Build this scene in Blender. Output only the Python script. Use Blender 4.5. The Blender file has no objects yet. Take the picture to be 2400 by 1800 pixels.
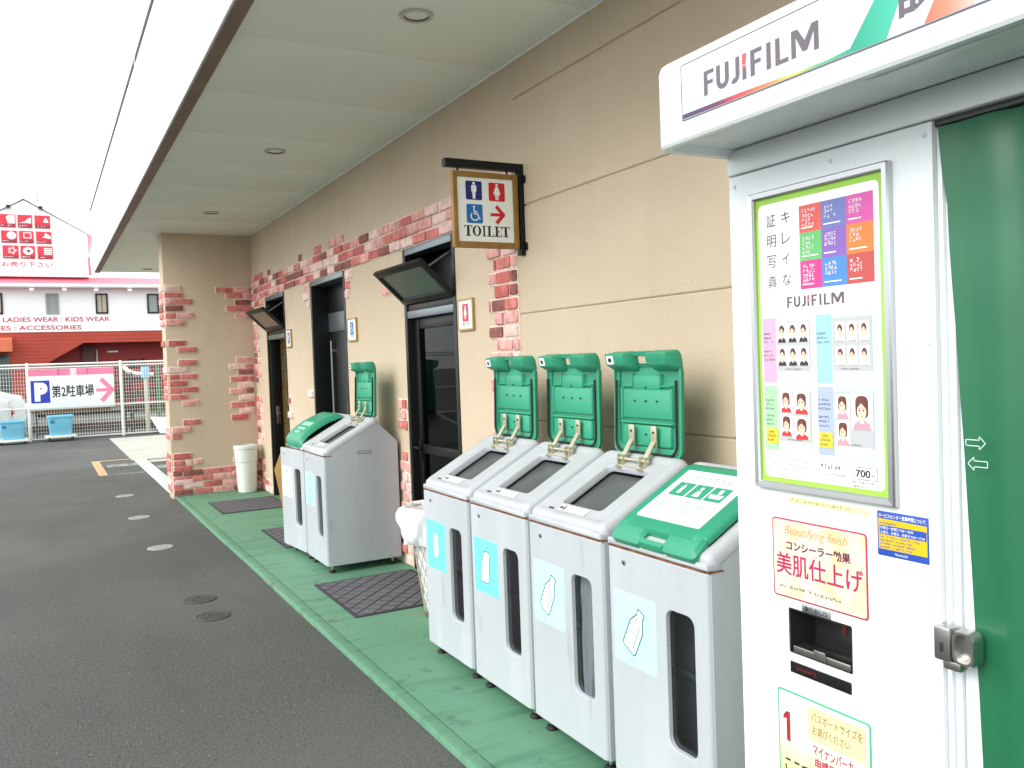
import bpy, bmesh, math, random
import numpy as np
from mathutils import Vector, Matrix
random.seed(7)
SC = bpy.context.scene
COL = SC.collection
R = math.radians

# ------------------------------------------------------------------ camera, world, sun, exposure
def make_camera():
    yaw, pitch, roll = R(28.7037), R(-1.7398), R(-2.0568)
    f = Vector((math.sin(yaw)*math.cos(pitch), math.cos(yaw)*math.cos(pitch), math.sin(pitch)))
    r = Vector((math.cos(yaw), -math.sin(yaw), 0)); u = r.cross(f)
    r2 = math.cos(roll)*r + math.sin(roll)*u; u2 = -math.sin(roll)*r + math.cos(roll)*u
    cam = bpy.data.cameras.new('camera'); cam.sensor_width = 36; cam.lens = 2008.8/2400*36
    cam.clip_start = .05; cam.clip_end = 500
    o = bpy.data.objects.new('camera', cam); COL.objects.link(o)
    m = Matrix.Identity(4)
    for i in range(3):
        m[i][0] = r2[i]; m[i][1] = u2[i]; m[i][2] = -f[i]
    m[0][3], m[1][3], m[2][3] = 0, 0, 1.5
    o.matrix_world = m
    SC.camera = o
make_camera()
SUN_EL, SUN_AZ = 36, 262          # degrees; azimuth clockwise from +Y
w = bpy.data.worlds.new('World'); SC.world = w; w.use_nodes = True
nt = w.node_tree
bg = nt.nodes['Background']
sky = nt.nodes.new('ShaderNodeTexSky'); sky.sky_type = 'NISHITA'; sky.sun_disc = False
sky.sun_elevation = R(SUN_EL); sky.sun_rotation = R(SUN_AZ); sky.air_density = 1.0; sky.dust_density = 4.0; sky.ozone_density = 1.0
hs = nt.nodes.new('ShaderNodeHueSaturation'); hs.inputs['Saturation'].default_value = .22
ov = nt.nodes.new('ShaderNodeMix'); ov.data_type = 'RGBA'; ov.inputs[0].default_value = .78; ov.inputs[7].default_value = (7.0, 7.35, 7.4, 1)   # even overcast layer
nt.links.new(sky.outputs[0], hs.inputs['Color']); nt.links.new(hs.outputs[0], ov.inputs[6]); nt.links.new(ov.outputs[2], bg.inputs[0])
bg.inputs[1].default_value = .15
sl = bpy.data.lights.new('sun', 'SUN'); sl.energy = .8; sl.angle = R(40); sl.color = (1, .97, .92)
so = bpy.data.objects.new('sun', sl); COL.objects.link(so)
sd = Vector((math.sin(R(SUN_AZ))*math.cos(R(SUN_EL)), math.cos(R(SUN_AZ))*math.cos(R(SUN_EL)), math.sin(R(SUN_EL))))
so.rotation_euler = sd.to_track_quat('Z', 'Y').to_euler()
SC.view_settings.view_transform = 'Standard'; SC.view_settings.look = 'None'; SC.view_settings.gamma = 1
SC.view_settings.exposure = 1.1

# ------------------------------------------------------------------ materials
def lin(c):
    return tuple(((v/255+.055)/1.055)**2.4 if v/255 > .04045 else v/255/12.92 for v in c)
MATS = {}
def mat(name, rgb, rough=.5, metal=0., var=0., vs=6., bump=0., bs=80., spec=.5, alb=1., detail=4.):
    """rgb as sRGB 0-255 of the thing's own colour; var = low-frequency tone variation; bump = fine relief"""
    if name in MATS: return MATS[name]
    m = bpy.data.materials.new(name); m.use_nodes = True
    n = m.node_tree.nodes; l = m.node_tree.links; p = n['Principled BSDF']
    c = tuple(v*alb for v in lin(rgb))
    p.inputs['Base Color'].default_value = (*c, 1)
    p.inputs['Roughness'].default_value = rough; p.inputs['Metallic'].default_value = metal
    p.inputs['Specular IOR Level'].default_value = spec
    if var or bump:
        co = spot(n, l)
    if var:
        nz = n.new('ShaderNodeTexNoise'); nz.inputs['Scale'].default_value = vs; nz.inputs['Detail'].default_value = detail
        l.new(co, nz.inputs['Vector'])
        rp = n.new('ShaderNodeValToRGB')
        rp.color_ramp.elements[0].position = .3; rp.color_ramp.elements[1].position = .7
        rp.color_ramp.elements[0].color = (*[v*(1-var) for v in c], 1); rp.color_ramp.elements[1].color = (*[min(1, v*(1+var)) for v in c], 1)
        l.new(nz.outputs[0], rp.inputs[0]); l.new(rp.outputs[0], p.inputs['Base Color'])
    if bump:
        nb = n.new('ShaderNodeTexNoise'); nb.inputs['Scale'].default_value = bs; nb.inputs['Detail'].default_value = 3
        l.new(co, nb.inputs['Vector'])
        b = n.new('ShaderNodeBump'); b.inputs['Strength'].default_value = bump; b.inputs['Distance'].default_value = .01
        l.new(nb.outputs[0], b.inputs['Height']); l.new(b.outputs[0], p.inputs['Normal'])
    MATS[name] = m
    return m

def spot(n, l):
    tc = n.new('ShaderNodeTexCoord'); oi = n.new('ShaderNodeObjectInfo'); va = n.new('ShaderNodeVectorMath'); va.operation = 'MULTIPLY_ADD'
    va.inputs[1].default_value = (3.1, 3.1, 3.1); l.new(oi.outputs['Location'], va.inputs[0]); l.new(tc.outputs['Object'], va.inputs[2])
    return va.outputs[0]
def layered(name, base, layers, rough=.8, bump=0., bs=200., spec=.3):
    """base colour with noise-masked layers: (rgb, scale, lo, hi, amount, stretch)"""
    m = bpy.data.materials.new(name); m.use_nodes = True
    n = m.node_tree.nodes; l = m.node_tree.links; p = n['Principled BSDF']
    p.inputs['Roughness'].default_value = rough; p.inputs['Specular IOR Level'].default_value = spec
    co = spot(n, l)
    rgb = n.new('ShaderNodeRGB'); rgb.outputs[0].default_value = (*lin(base), 1); cur = rgb.outputs[0]
    for k, (c, s, lo, hi, amt, st) in enumerate(layers):
        mp = n.new('ShaderNodeMapping'); mp.inputs['Scale'].default_value = st; mp.inputs['Location'].default_value = (k*3.7, k*1.9, k*.8)
        l.new(co, mp.inputs[0])
        nz = n.new('ShaderNodeTexNoise'); nz.inputs['Scale'].default_value = s; nz.inputs['Detail'].default_value = 6
        l.new(mp.outputs[0], nz.inputs['Vector'])
        mr = n.new('ShaderNodeMapRange'); mr.inputs[1].default_value = lo; mr.inputs[2].default_value = hi; mr.inputs[4].default_value = amt
        l.new(nz.outputs[0], mr.inputs[0])
        mx = n.new('ShaderNodeMix'); mx.data_type = 'RGBA'
        l.new(mr.outputs[0], mx.inputs[0]); l.new(cur, mx.inputs[6]); mx.inputs[7].default_value = (*lin(c), 1)
        cur = mx.outputs[2]
    l.new(cur, p.inputs['Base Color'])
    if bump:
        nb = n.new('ShaderNodeTexNoise'); nb.inputs['Scale'].default_value = bs; nb.inputs['Detail'].default_value = 4
        l.new(co, nb.inputs['Vector'])
        b = n.new('ShaderNodeBump'); b.inputs['Strength'].default_value = bump; b.inputs['Distance'].default_value = .01
        l.new(nb.outputs[0], b.inputs['Height']); l.new(b.outputs[0], p.inputs['Normal'])
    MATS[name] = m
    return m

def glass(name, tint, keep, rough=.02, ior=1.45, edge=.75):
    """thin tinted pane: lets 'keep' of the light through and mirrors by angle"""
    m = bpy.data.materials.new(name); m.use_nodes = True
    n = m.node_tree.nodes; l = m.node_tree.links
    n.remove(n['Principled BSDF']); out = n['Material Output']
    t = n.new('ShaderNodeBsdfTransparent'); t.inputs[0].default_value = (*[keep*v for v in lin(tint)], 1)
    g = n.new('ShaderNodeBsdfGlossy'); g.inputs['Roughness'].default_value = rough
    f = n.new('ShaderNodeLayerWeight'); f.inputs[0].default_value = .5
    pw = n.new('ShaderNodeMath'); pw.operation = 'POWER'; pw.inputs[1].default_value = 3.2; l.new(f.outputs['Facing'], pw.inputs[0])
    f0 = ((ior-1)/(ior+1))**2*1.8
    ma = n.new('ShaderNodeMath'); ma.operation = 'MULTIPLY_ADD'; ma.inputs[1].default_value = edge; ma.inputs[2].default_value = f0; l.new(pw.outputs[0], ma.inputs[0]); f = ma
    mx = n.new('ShaderNodeMixShader'); l.new(f.outputs[0], mx.inputs[0]); l.new(t.outputs[0], mx.inputs[1]); l.new(g.outputs[0], mx.inputs[2])
    l.new(mx.outputs[0], out.inputs[0])
    MATS[name] = m
    return m

def ramp_along(name, axis, lo, hi, stops, rough=.4):
    """printed colour run along one object axis"""
    m = bpy.data.materials.new(name); m.use_nodes = True
    n = m.node_tree.nodes; l = m.node_tree.links; p = n['Principled BSDF']; p.inputs['Roughness'].default_value = rough
    tc = n.new('ShaderNodeTexCoord'); sp = n.new('ShaderNodeSeparateXYZ'); l.new(tc.outputs['Object'], sp.inputs[0])
    mr = n.new('ShaderNodeMapRange'); mr.inputs[1].default_value = lo; mr.inputs[2].default_value = hi; l.new(sp.outputs[axis], mr.inputs[0])
    rp = n.new('ShaderNodeValToRGB'); e = rp.color_ramp.elements
    while len(e) < len(stops): e.new(.5)
    for k, (q, c) in enumerate(stops): e[k].position = q; e[k].color = (*lin(c), 1)
    l.new(mr.outputs[0], rp.inputs[0]); l.new(rp.outputs[0], p.inputs['Base Color'])
    MATS[name] = m
    return m

# ------------------------------------------------------------------ geometry helpers
class Fr:
    """a flat frame: u right, v up, d out of the surface"""
    def __init__(s, O, U, V):
        s.O = Vector(O); s.U = Vector(U).normalized(); s.V = Vector(V).normalized(); s.N = s.U.cross(s.V).normalized()
    def P(s, u, v, d=0): return s.O + s.U*u + s.V*v + s.N*d
def road_face(x): return Fr((x, 0, 0), (0, -1, 0), (0, 0, 1))      # faces -X; u = -Y, v = Z
def near_face(y): return Fr((0, y, 0), (1, 0, 0), (0, 0, 1))       # faces -Y; u = X, v = Z
def up_face(z): return Fr((0, 0, z), (1, 0, 0), (0, 1, 0))

def rrect(u0, v0, u1, v1, r, n=4):
    r = max(1e-5, min(r, (u1-u0)/2-1e-5, (v1-v0)/2-1e-5)); pts = []
    for cx, cy, a0 in ((u1-r, v1-r, 0), (u0+r, v1-r, 90), (u0+r, v0+r, 180), (u1-r, v0+r, 270)):
        for k in range(n+1):
            a = R(a0+90*k/n); pts.append((cx+r*math.cos(a), cy+r*math.sin(a)))
    return pts
TEXTS = {}
def text_geo(s, bold=0., shear=0., space=1.):
    key = (s, bold, shear, space)
    if key not in TEXTS:
        c = bpy.data.curves.new('t', 'FONT'); c.body = s; c.offset = bold; c.shear = shear; c.space_character = space
        c.resolution_u = 3
        o = bpy.data.objects.new('t', c); COL.objects.link(o); me = o.to_mesh()
        vs = [v.co.copy() for v in me.vertices]; fs = [tuple(p.vertices) for p in me.polygons]
        o.to_mesh_clear(); bpy.data.objects.remove(o); bpy.data.curves.remove(c)
        x0 = min(v.x for v in vs); x1 = max(v.x for v in vs); y0 = min(v.y for v in vs); y1 = max(v.y for v in vs)
        TEXTS[key] = ([((v.x-x0)/(x1-x0), (v.y-y0)/(y1-y0)) for v in vs], fs, (x1-x0)/(y1-y0))
    return TEXTS[key]

ROOT = {}
class MB:
    def __init__(s): s.bm = bmesh.new(); s.mats = []
    def mi(s, m):
        if m not in s.mats: s.mats.append(m)
        return s.mats.index(m)
    def faces(s, vs, fs, m):
        k = s.mi(m); bv = [s.bm.verts.new(v) for v in vs]
        for f in fs:
            try: fc = s.bm.faces.new([bv[i] for i in f]); fc.material_index = k
            except ValueError: pass
        return bv
    def loft(s, fr, loops, m, n=4, cap0=True, cap1=True, fn=None):
        """rounded rectangles (u0,v0,u1,v1,r,d) bridged in order"""
        k = s.mi(m); rings = []
        for (u0, v0, u1, v1, r, d) in loops:
            ring = []
            for (u, v) in rrect(u0, v0, u1, v1, r, n):
                dd = d + (fn(u, v) if fn else 0)
                ring.append(s.bm.verts.new(fr.P(u, v, dd)))
            rings.append(ring)
        N = len(rings[0])
        for a, b in zip(rings, rings[1:]):
            for i in range(N):
                fc = s.bm.faces.new((a[i], a[(i+1) % N], b[(i+1) % N], b[i])); fc.material_index = k
        if cap0: fc = s.bm.faces.new(rings[0][::-1]); fc.material_index = k
        if cap1: fc = s.bm.faces.new(rings[-1]); fc.material_index = k
    def slab(s, fr, u0, v0, u1, v1, d0, d1, m, r=.002, b=.002, n=2):
        """rounded-corner slab from d0 to d1 with a softened outer edge"""
        b = min(b, (d1-d0)*.45, (u1-u0)*.3, (v1-v0)*.3)
        s.loft(fr, [(u0, v0, u1, v1, r, d0), (u0, v0, u1, v1, r, d1-b), (u0+b*.3, v0+b*.3, u1-b*.3, v1-b*.3, max(r-b*.3, 1e-4), d1-b*.3),
                    (u0+b, v0+b, u1-b, v1-b, max(r-b, 1e-4), d1)], m, n)
    def box(s, x0, x1, y0, y1, z0, z1, m, bev=0.):
        k = s.mi(m)
        t = bmesh.ops.create_cube(s.bm, size=1)['verts']
        for v in t: v.co = Vector((x0+(v.co.x+.5)*(x1-x0), y0+(v.co.y+.5)*(y1-y0), z0+(v.co.z+.5)*(z1-z0)))
        fs = {f for v in t for f in v.link_faces}
        for f in fs: f.material_index = k
        if bev:
            es = list({e for v in t for e in v.link_edges})
            rr = bmesh.ops.bevel(s.bm, geom=es, offset=bev, segments=2, affect='EDGES', profile=.6)
            for f in rr['faces']: f.material_index = k
    def prism(s, fr, pts, d0, d1, m, bev=0.):
        k = s.mi(m)
        a = [s.bm.verts.new(fr.P(u, v, d0)) for u, v in pts]; b = [s.bm.verts.new(fr.P(u, v, d1)) for u, v in pts]
        N = len(pts); fs = [s.bm.faces.new(a[::-1]), s.bm.faces.new(b)]
        for i in range(N): fs.append(s.bm.faces.new((a[i], a[(i+1) % N], b[(i+1) % N], b[i])))
        for f in fs: f.material_index = k
        if bev:
            es = list({e for f in fs for e in f.edges})
            rr = bmesh.ops.bevel(s.bm, geom=es, offset=bev, segments=3, affect='EDGES', profile=.6)
            for f in rr['faces']: f.material_index = k
    def poly(s, fr, pts, d, m): s.faces([fr.P(u, v, d) for u, v in pts], [tuple(range(len(pts)))], m)
    def rect(s, fr, u0, v0, u1, v1, d, m): s.poly(fr, [(u0, v0), (u1, v0), (u1, v1), (u0, v1)], d, m)
    def rr(s, fr, u0, v0, u1, v1, r, d, m): s.poly(fr, rrect(u0, v0, u1, v1, r, 4), d, m)
    def ell(s, fr, u, v, a, b, d, m, n=16, a0=0, a1=360):
        full = a1-a0 >= 360
        s.poly(fr, [(u+a*math.cos(R(a0+(a1-a0)*k/n)), v+b*math.sin(R(a0+(a1-a0)*k/n))) for k in range(n if full else n+1)], d, m)
    def ring(s, fr, u0, v0, u1, v1, r, t, d, m, n=4):
        s.loft(fr, [(u0, v0, u1, v1, r, d), (u0+t, v0+t, u1-t, v1-t, max(r-t, 1e-4), d)], m, n, False, False)
    def line(s, fr, a, b, t, d, m):
        a = Vector(a); b = Vector(b); p = Vector((-(b-a).y, (b-a).x)).normalized()*t/2
        s.poly(fr, [tuple(a-p), tuple(b-p), tuple(b+p), tuple(a+p)], d, m)
    def text(s, fr, txt, u0, v0, u1, v1, d, m, bold=.0, shear=0., space=1., keep=False):
        vs, fs, asp = text_geo(txt, bold, shear, space)
        if keep:
            wd = (v1-v0)*asp
            if wd < u1-u0: u1 = u0+wd
        s.faces([fr.P(u0+x*(u1-u0), v0+y*(v1-v0), d) for x, y in vs], fs, m)
    def dashes(s, fr, u0, v0, u1, rows, pitch, h, d, m, seed=1, fill=.9):
        """print too small to read in the photograph: little stroke clusters the size of its characters"""
        rnd = random.Random(seed); t = h*.15
        for k in range(rows):
            u = u0; v = v0-k*pitch; end = u0+(u1-u0)*rnd.uniform(.74, 1)
            while u < end-h*.8:
                if rnd.random() < fill:
                    w_ = h*.82
                    for q in rnd.sample((0, .28, .56, .85), rnd.choice((2, 2, 3))): s.rect(fr, u+rnd.uniform(0, .2)*h, v+q*h, u+w_-rnd.uniform(0, .25)*h, v+q*h+t, d, m)
                    for q in rnd.sample((.05, .35, .65), rnd.choice((1, 1, 2))): s.rect(fr, u+q*h, v+rnd.uniform(0, .3)*h, u+q*h+t, v+h*rnd.uniform(.7, 1), d+.00004, m)
                u += h*rnd.uniform(.95, 1.1)
    def tube(s, pts, r, m, seg=8, closed=False, cap=True):
        k = s.mi(m); P = [Vector(p) for p in pts]; rings = []; N = len(P)
        up = None
        for i in range(N):
            a = P[i-1] if (i > 0 or closed) else P[i]; b = P[(i+1) % N] if (i < N-1 or closed) else P[i]
            t = (b-a).normalized()
            if up is None: up = Vector((0, 0, 1)) if abs(t.z) < .9 else Vector((1, 0, 0))
            x = t.cross(up).normalized(); y = x.cross(t).normalized(); up = y
            ri = r[i] if isinstance(r, (list, tuple)) else r
            rings.append([s.bm.verts.new(P[i]+x*ri*math.cos(2*math.pi*j/seg)+y*ri*math.sin(2*math.pi*j/seg)) for j in range(seg)])
        prs = list(zip(rings, rings[1:]))+([(rings[-1], rings[0])] if closed else [])
        for A, B in prs:
            for j in range(seg):
                f = s.bm.faces.new((A[j], A[(j+1) % seg], B[(j+1) % seg], B[j])); f.material_index = k
        if cap and not closed:
            for rg in (rings[0][::-1], rings[-1]): f = s.bm.faces.new(rg); f.material_index = k
    def lathe(s, c, prof, m, seg=24, wob=None, cap=True):
        k = s.mi(m); c = Vector(c); rings = []
        for i, (r, z) in enumerate(prof):
            rings.append([s.bm.verts.new(c+Vector(((r+(wob(i, j) if wob else 0))*math.cos(2*math.pi*j/seg), (r+(wob(i, j) if wob else 0))*math.sin(2*math.pi*j/seg), z))) for j in range(seg)])
        for A, B in zip(rings, rings[1:]):
            for j in range(seg):
                f = s.bm.faces.new((A[j], A[(j+1) % seg], B[(j+1) % seg], B[j])); f.material_index = k
        if cap:
            for rg in (rings[0][::-1], rings[-1]): f = s.bm.faces.new(rg); f.material_index = k
    def clusters(s):
        """split into far-apart pieces (each a bmesh of its own)"""
        bm = s.bm; bm.verts.index_update(); isl = [-1]*len(bm.verts); k = 0; bm.verts.ensure_lookup_table()
        for v in bm.verts:
            if isl[v.index] >= 0: continue
            st = [v]; isl[v.index] = k
            while st:
                q = st.pop()
                for e in q.link_edges:
                    o = e.other_vert(q)
                    if isl[o.index] < 0: isl[o.index] = k; st.append(o)
            k += 1
        co = np.array([v.co[:] for v in bm.verts]); ii = np.array(isl)
        lo = np.full((k, 3), 1e9); hi = np.full((k, 3), -1e9)
        np.minimum.at(lo, ii, co); np.maximum.at(hi, ii, co); size = (hi-lo).max(1)
        par = list(range(k))
        def find(a):
            while par[a] != a: par[a] = par[par[a]]; a = par[a]
            return a
        for a in range(k):
            gap = np.linalg.norm(np.maximum(0, np.maximum(lo-hi[a], lo[a]-hi)), axis=1)
            for b in np.nonzero(gap < .42*np.maximum(size, size[a]))[0]:
                x, y = find(a), find(int(b))
                if x != y: par[x] = y
        groups = {}
        for i in range(k): groups.setdefault(find(i), set()).add(i)
        if len(groups) == 1: return [s]
        out = []
        for g in groups.values():
            m = MB(); m.mats = s.mats; mp = {}
            for v in bm.verts:
                if isl[v.index] in g: mp[v] = m.bm.verts.new(v.co)
            for f in bm.faces:
                if isl[f.verts[0].index] in g: m.bm.faces.new([mp[v] for v in f.verts]).material_index = f.material_index
            out.append(m)
        return out
    def build(s, name, parent=None, smooth=35, **tags):
        if name in ('lettering', 'brick_trim', 'screw', 'cubicle_panel', 'hinge_arm', 'transom_back', 'meter_box') and not tags.get('whole'):
            cl = s.clusters()
            if len(cl) > 1:
                r = [c.build(name, parent, smooth, whole=True) for c in cl]; return r[0]
        tags.pop('whole', None)
        bmesh.ops.recalc_face_normals(s.bm, faces=s.bm.faces)
        base = Vector((0, 0, 0)); p = parent
        while p is not None: base = base+ROOT.get(p.name, Vector((0, 0, 0))); p = p.parent
        if parent is None and 'at' in tags:
            base = Vector(tags.pop('at'))
        for v in s.bm.verts: v.co -= base
        me = bpy.data.meshes.new(name); s.bm.to_mesh(me); s.bm.free()
        for m in s.mats: me.materials.append(m)
        if smooth:
            me.shade_smooth(); me.set_sharp_from_angle(angle=R(smooth))
        o = bpy.data.objects.new(name, me); COL.objects.link(o)
        if parent is not None: o.parent = parent
        else: o.location = base
        for k, v in tags.items(): o[k] = v
        return o
def thing(name, loc, label, category, group=None):
    o = bpy.data.objects.new(name, None); COL.objects.link(o); o.location = loc; o.empty_display_size = .1
    o['label'] = label; o['category'] = category
    if group: o['group'] = group
    ROOT[o.name] = Vector(loc)
    return o

# ------------------------------------------------------------------ material library
WHITE = mat('white_paint', (232, 234, 234), .35, var=.03, vs=3)
BOOTH = mat('booth_white_paint', (226, 232, 234), .3, var=.015, vs=2)
BOOTH_G = mat('booth_light_grey', (205, 212, 214), .4)
ALU = mat('brushed_aluminium', (196, 198, 200), .35, 1.)
STEEL = mat('stainless_steel', (190, 188, 184), .28, 1.)
BIN = mat('bin_grey_enamel', (178, 183, 187), .38, var=.05, vs=4)
BINTOP = mat('bin_cover_plastic', (180, 184, 188), .42, var=.05, vs=7)
DARK = mat('dark_interior', (52, 54, 54), .55)
FLAP = mat('smoked_flap', (88, 91, 92), .3, var=.15, vs=5)
GREEN = mat('green_lid_plastic', (46, 146, 112), .42, var=.06, vs=6, bump=.03, bs=300)
GREEND = mat('green_panel_plastic', (52, 153, 119), .5)
RUBBER = mat('black_rubber', (22, 22, 22), .6)
BRASS = mat('zinc_bracket', (200, 194, 168), .35, .7)
RUST = mat('rusty_edge', (122, 78, 48), .8, var=.5, vs=30)
BLACK = mat('black_print', (32, 32, 36), .5)
INK = mat('grey_print', (84, 84, 92), .5)
CYAN = mat('cyan_sticker', (118, 232, 228), .4, var=.06, vs=14)
CYANP = mat('pale_cyan_sticker', (182, 244, 242), .4, var=.06, vs=14)
CYANL = mat('sticker_white', (236, 250, 250), .4)
CYANK = mat('sticker_line', (60, 104, 110), .5)
PAPER = mat('white_paper', (240, 242, 240), .5)
FRAMEB = mat('dark_bronze_frame', (26, 28, 27), .4, .4)
FRAMEG = mat('grey_aluminium_frame', (128, 138, 142), .35, .7)
PANE = glass('door_glass', (150, 160, 158), .55, ior=1.15, edge=.3)
SASHG = glass('frosted_sash_glass', (170, 190, 180), .5, rough=.25, ior=1.9)
WINDOW = glass('smoked_window', (226, 230, 232), .95, rough=.05)
BRACKET = mat('black_iron', (24, 30, 32), .45, .5)
WOOD = mat('sign_wood_frame', (150, 112, 56), .5, var=.15, vs=12)
NAVY = mat('navy_print', (30, 36, 122), .4); RED = mat('red_print', (206, 26, 36), .4); BLUE = mat('blue_print', (24, 108, 186), .4)
SIGNW = mat('sign_white', (240, 244, 240), .4)
MORTAR = mat('pink_mortar', (232, 212, 200), .9, var=.1, vs=30)
BRICKS = [mat('brick_red', (205, 122, 114), .85, var=.3, vs=22, bump=.8, bs=90), mat('brick_rose', (220, 162, 156), .85, var=.28, vs=20, bump=.8, bs=90),
          mat('brick_pale', (228, 196, 188), .85, var=.22, vs=18, bump=.8, bs=90), mat('brick_dark', (142, 88, 80), .85, var=.35, vs=22, bump=.8, bs=90),
          mat('brick_crimson', (194, 104, 97), .85, var=.28, vs=22, bump=.8, bs=90)]
RENDERW = layered('tan_render', (202, 185, 162), [((190, 172, 148), 1.3, .4, .7, .6, (1, 1, 1)), ((216, 198, 170), 140, .5, .72, .45, (1, 1, 1)), ((176, 156, 130), 80, .55, .74, .35, (1, 1, 1)), ((176, 157, 132), 2.4, .54, .74, .2, (1, 2.2, .2))], .92, .25, 260)
SOFFIT = mat('soffit_board', (238, 244, 234), .8, var=.025, vs=1.2)
FASCIA = mat('white_fascia', (240, 240, 240), .5)
DRIP = mat('brown_drip_edge', (128, 104, 94), .6, var=.2, vs=3)
SKIN = mat('print_skin', (240, 205, 180), .5); HAIR = mat('print_hair', (92, 60, 50), .5); SUIT = mat('print_suit', (48, 48, 56), .5)
# ------------------------------------------------------------------ ground
ASPH = layered('asphalt', (81, 82, 79), [((92, 92, 88), 95, .5, .66, .8, (1, 1, 1)), ((46, 46, 45), 80, .52, .66, .8, (1, 1, 1)), ((176, 176, 168), 75, .67, .72, .8, (1, 1, 1)), ((102, 102, 97), .55, .42, .7, .6, (1, 1, 1)), ((60, 60, 59), 2.2, .5, .75, .35, (1, .4, 1))], .88, .6, 120)
GPAINT = layered('green_floor_paint', (92, 139, 111), [((106, 151, 124), 1.6, .42, .7, .7, (1, .6, 1)), ((62, 108, 82), 4, .52, .74, .7, (.4, 2.6, 1)), ((52, 84, 68), 9, .6, .74, .6, (1, 1, 1)), ((150, 128, 112), 4.5, .67, .74, .6, (1, 1, 1)), ((126, 154, 134), 60, .62, .75, .35, (1, 1, 1)), ((70, 66, 58), 26, .68, .74, .6, (1, 1, 1))], .6, .12, 60, .4)
CONC = layered('pale_concrete', (176, 174, 164), [((160, 158, 150), 1.5, .4, .7, .6, (1, 1, 1)), ((140, 138, 130), 40, .6, .75, .4, (1, 1, 1))], .9, .2, 150)
KERBP = layered('worn_mint_paint', (196, 216, 204), [((150, 176, 160), 3, .5, .7, .6, (1, .5, 1)), ((120, 122, 116), 14, .6, .75, .6, (1, 1, 1))], .8)
m = MB(); m.box(-60, 90, -40, 140, -.4, 0, ASPH); m.build('ground', smooth=0, kind='structure')
GR = .0035
m = MB()
ys = [-3, -1.6, -.3, 1.0, 2.3, 3.55, 4.85, 6.1, 7.5, 8.9, 10.64]
for a, b in zip(ys, ys[1:]):
    m.slab(up_face(0), 1.304+random.uniform(-.004, .004), a+GR/2, 1.362, b-GR/2, -.02, .03, GPAINT, .003, .004)
m.box(1.366, 2.62, -3, 10.64, -.02, .03, GPAINT)
m.build('pavement', smooth=30, kind='structure')
m = MB()
m.box(1.27, 5.2, 15.75, 21.4, -.02, .006, CONC)
m.build('concrete_apron', smooth=0, kind='structure')
m = MB()
for a, b in ((10.66, 12.2), (12.21, 13.8), (13.81, 15.72)):
    m.slab(up_face(0), 1.3, a, 1.48, b, -.02, .02, KERBP, .003, .008)
m.build('kerb', smooth=30, kind='structure')
ORANGE = mat('worn_orange_line', (186, 148, 108), .8, var=.15, vs=20); LINEW = layered('worn_white_line', (150, 154, 150), [((84, 85, 82), 7, .42, .6, .85, (1, 1, 1))], .8)
m = MB(); g = up_face(.004)
m.rect(g, .66, 13.75, .78, 16.1, 0, ORANGE); m.rect(g, .78, 15.98, 1.26, 16.1, 0, ORANGE); m.rect(g, .78, 13.75, 1.28, 13.85, 0, LINEW)
m.rect(g, .84, 14.9, 1.29, 15.3, 0, LINEW)
m.rect(g, 1.5, 14.1, 4.6, 14.6, 0, LINEW); m.rect(g, 1.5, 12.6, 4.6, 13.0, 0, LINEW); m.rect(g, 1.5, 15.2, 4.6, 15.6, 0, CONC)
m.build('road_marking', smooth=0, kind='structure')

IRON = mat('cast_iron', (74, 72, 68), .7, .3, var=.25, vs=30, bump=.4, bs=60); PALEC = mat('weathered_cover', (150, 150, 146), .8, var=.2, vs=25, bump=.3, bs=80)
for x, y, mm, lb in ((.812, 11.32, PALEC, 'pale round valve cover in the asphalt, farthest of the row'), (.81, 9.535, PALEC, 'pale round valve cover between the two other pale ones'),
                 (.814, 7.79, PALEC, 'pale round valve cover in the asphalt nearest the dark pair'), (.833, 5.86, IRON, 'dark iron valve cover, the farther of the dark pair'), (.837, 5.412, IRON, 'dark iron valve cover nearest the camera')):
    t = thing('valve_cover', (x, y, 0), lb, 'valve cover', 'round valve covers in the asphalt')
    a = MB(); a.lathe((x, y, 0), [(.106, -.02), (.106, .004), (.103, .006), (.09, .006), (.088, .002)], mm, 28, cap=False); a.build('rim', t)
    a = MB(); a.lathe((x, y, 0), [(.087, -.02), (.087, .003), (.085, .005), (.001, .005)], mm, 28)
    for i in range(-3, 4):
        for j in range(-3, 4):
            if 0 < i*i+j*j < 10: a.slab(up_face(.005), x+i*.022-.007, y+j*.022-.007, x+i*.022+.007, y+j*.022+.007, -.001, .003, mm, .002, .001, 1)
    a.build('lid', t)

# ------------------------------------------------------------------ shop building with the toilets
W = 2.27
BLD = thing('shop_building', (W, 4, 0), 'tan rendered shop building with brick trim, three doorways and deep flat eave', 'building')
OPEN = [(9.06, 9.91), (7.01, 8.06), (4.82, 5.68)]; OT = 2.285
m = MB()
prev = 10.58
for (a, b) in OPEN:
    m.box(W, W+.2, b, prev, .0, OT, RENDERW); prev = a
m.box(W, W+.2, 4.02, prev, 0, OT, RENDERW)
m.box(W, W+.2, 4.02, 10.58, OT, 3.08, RENDERW)
zs = [0, .6, 1.165, 1.732, 2.303, 2.88, 3.08]
for a, b in zip(zs, zs[1:]):
    a += .003 if a else 0; b -= .003 if b < 3 else 0; m.prism(near_face(4.02), [(W+.008, a), (W+.004, a), (W, a+.005), (W, b-.005), (W+.004, b), (W+.008, b)], 0, 8, RENDERW)
m.box(W+.0085, W+.2, -4, 4.02, 0, 3.08, RENDERW)
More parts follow.
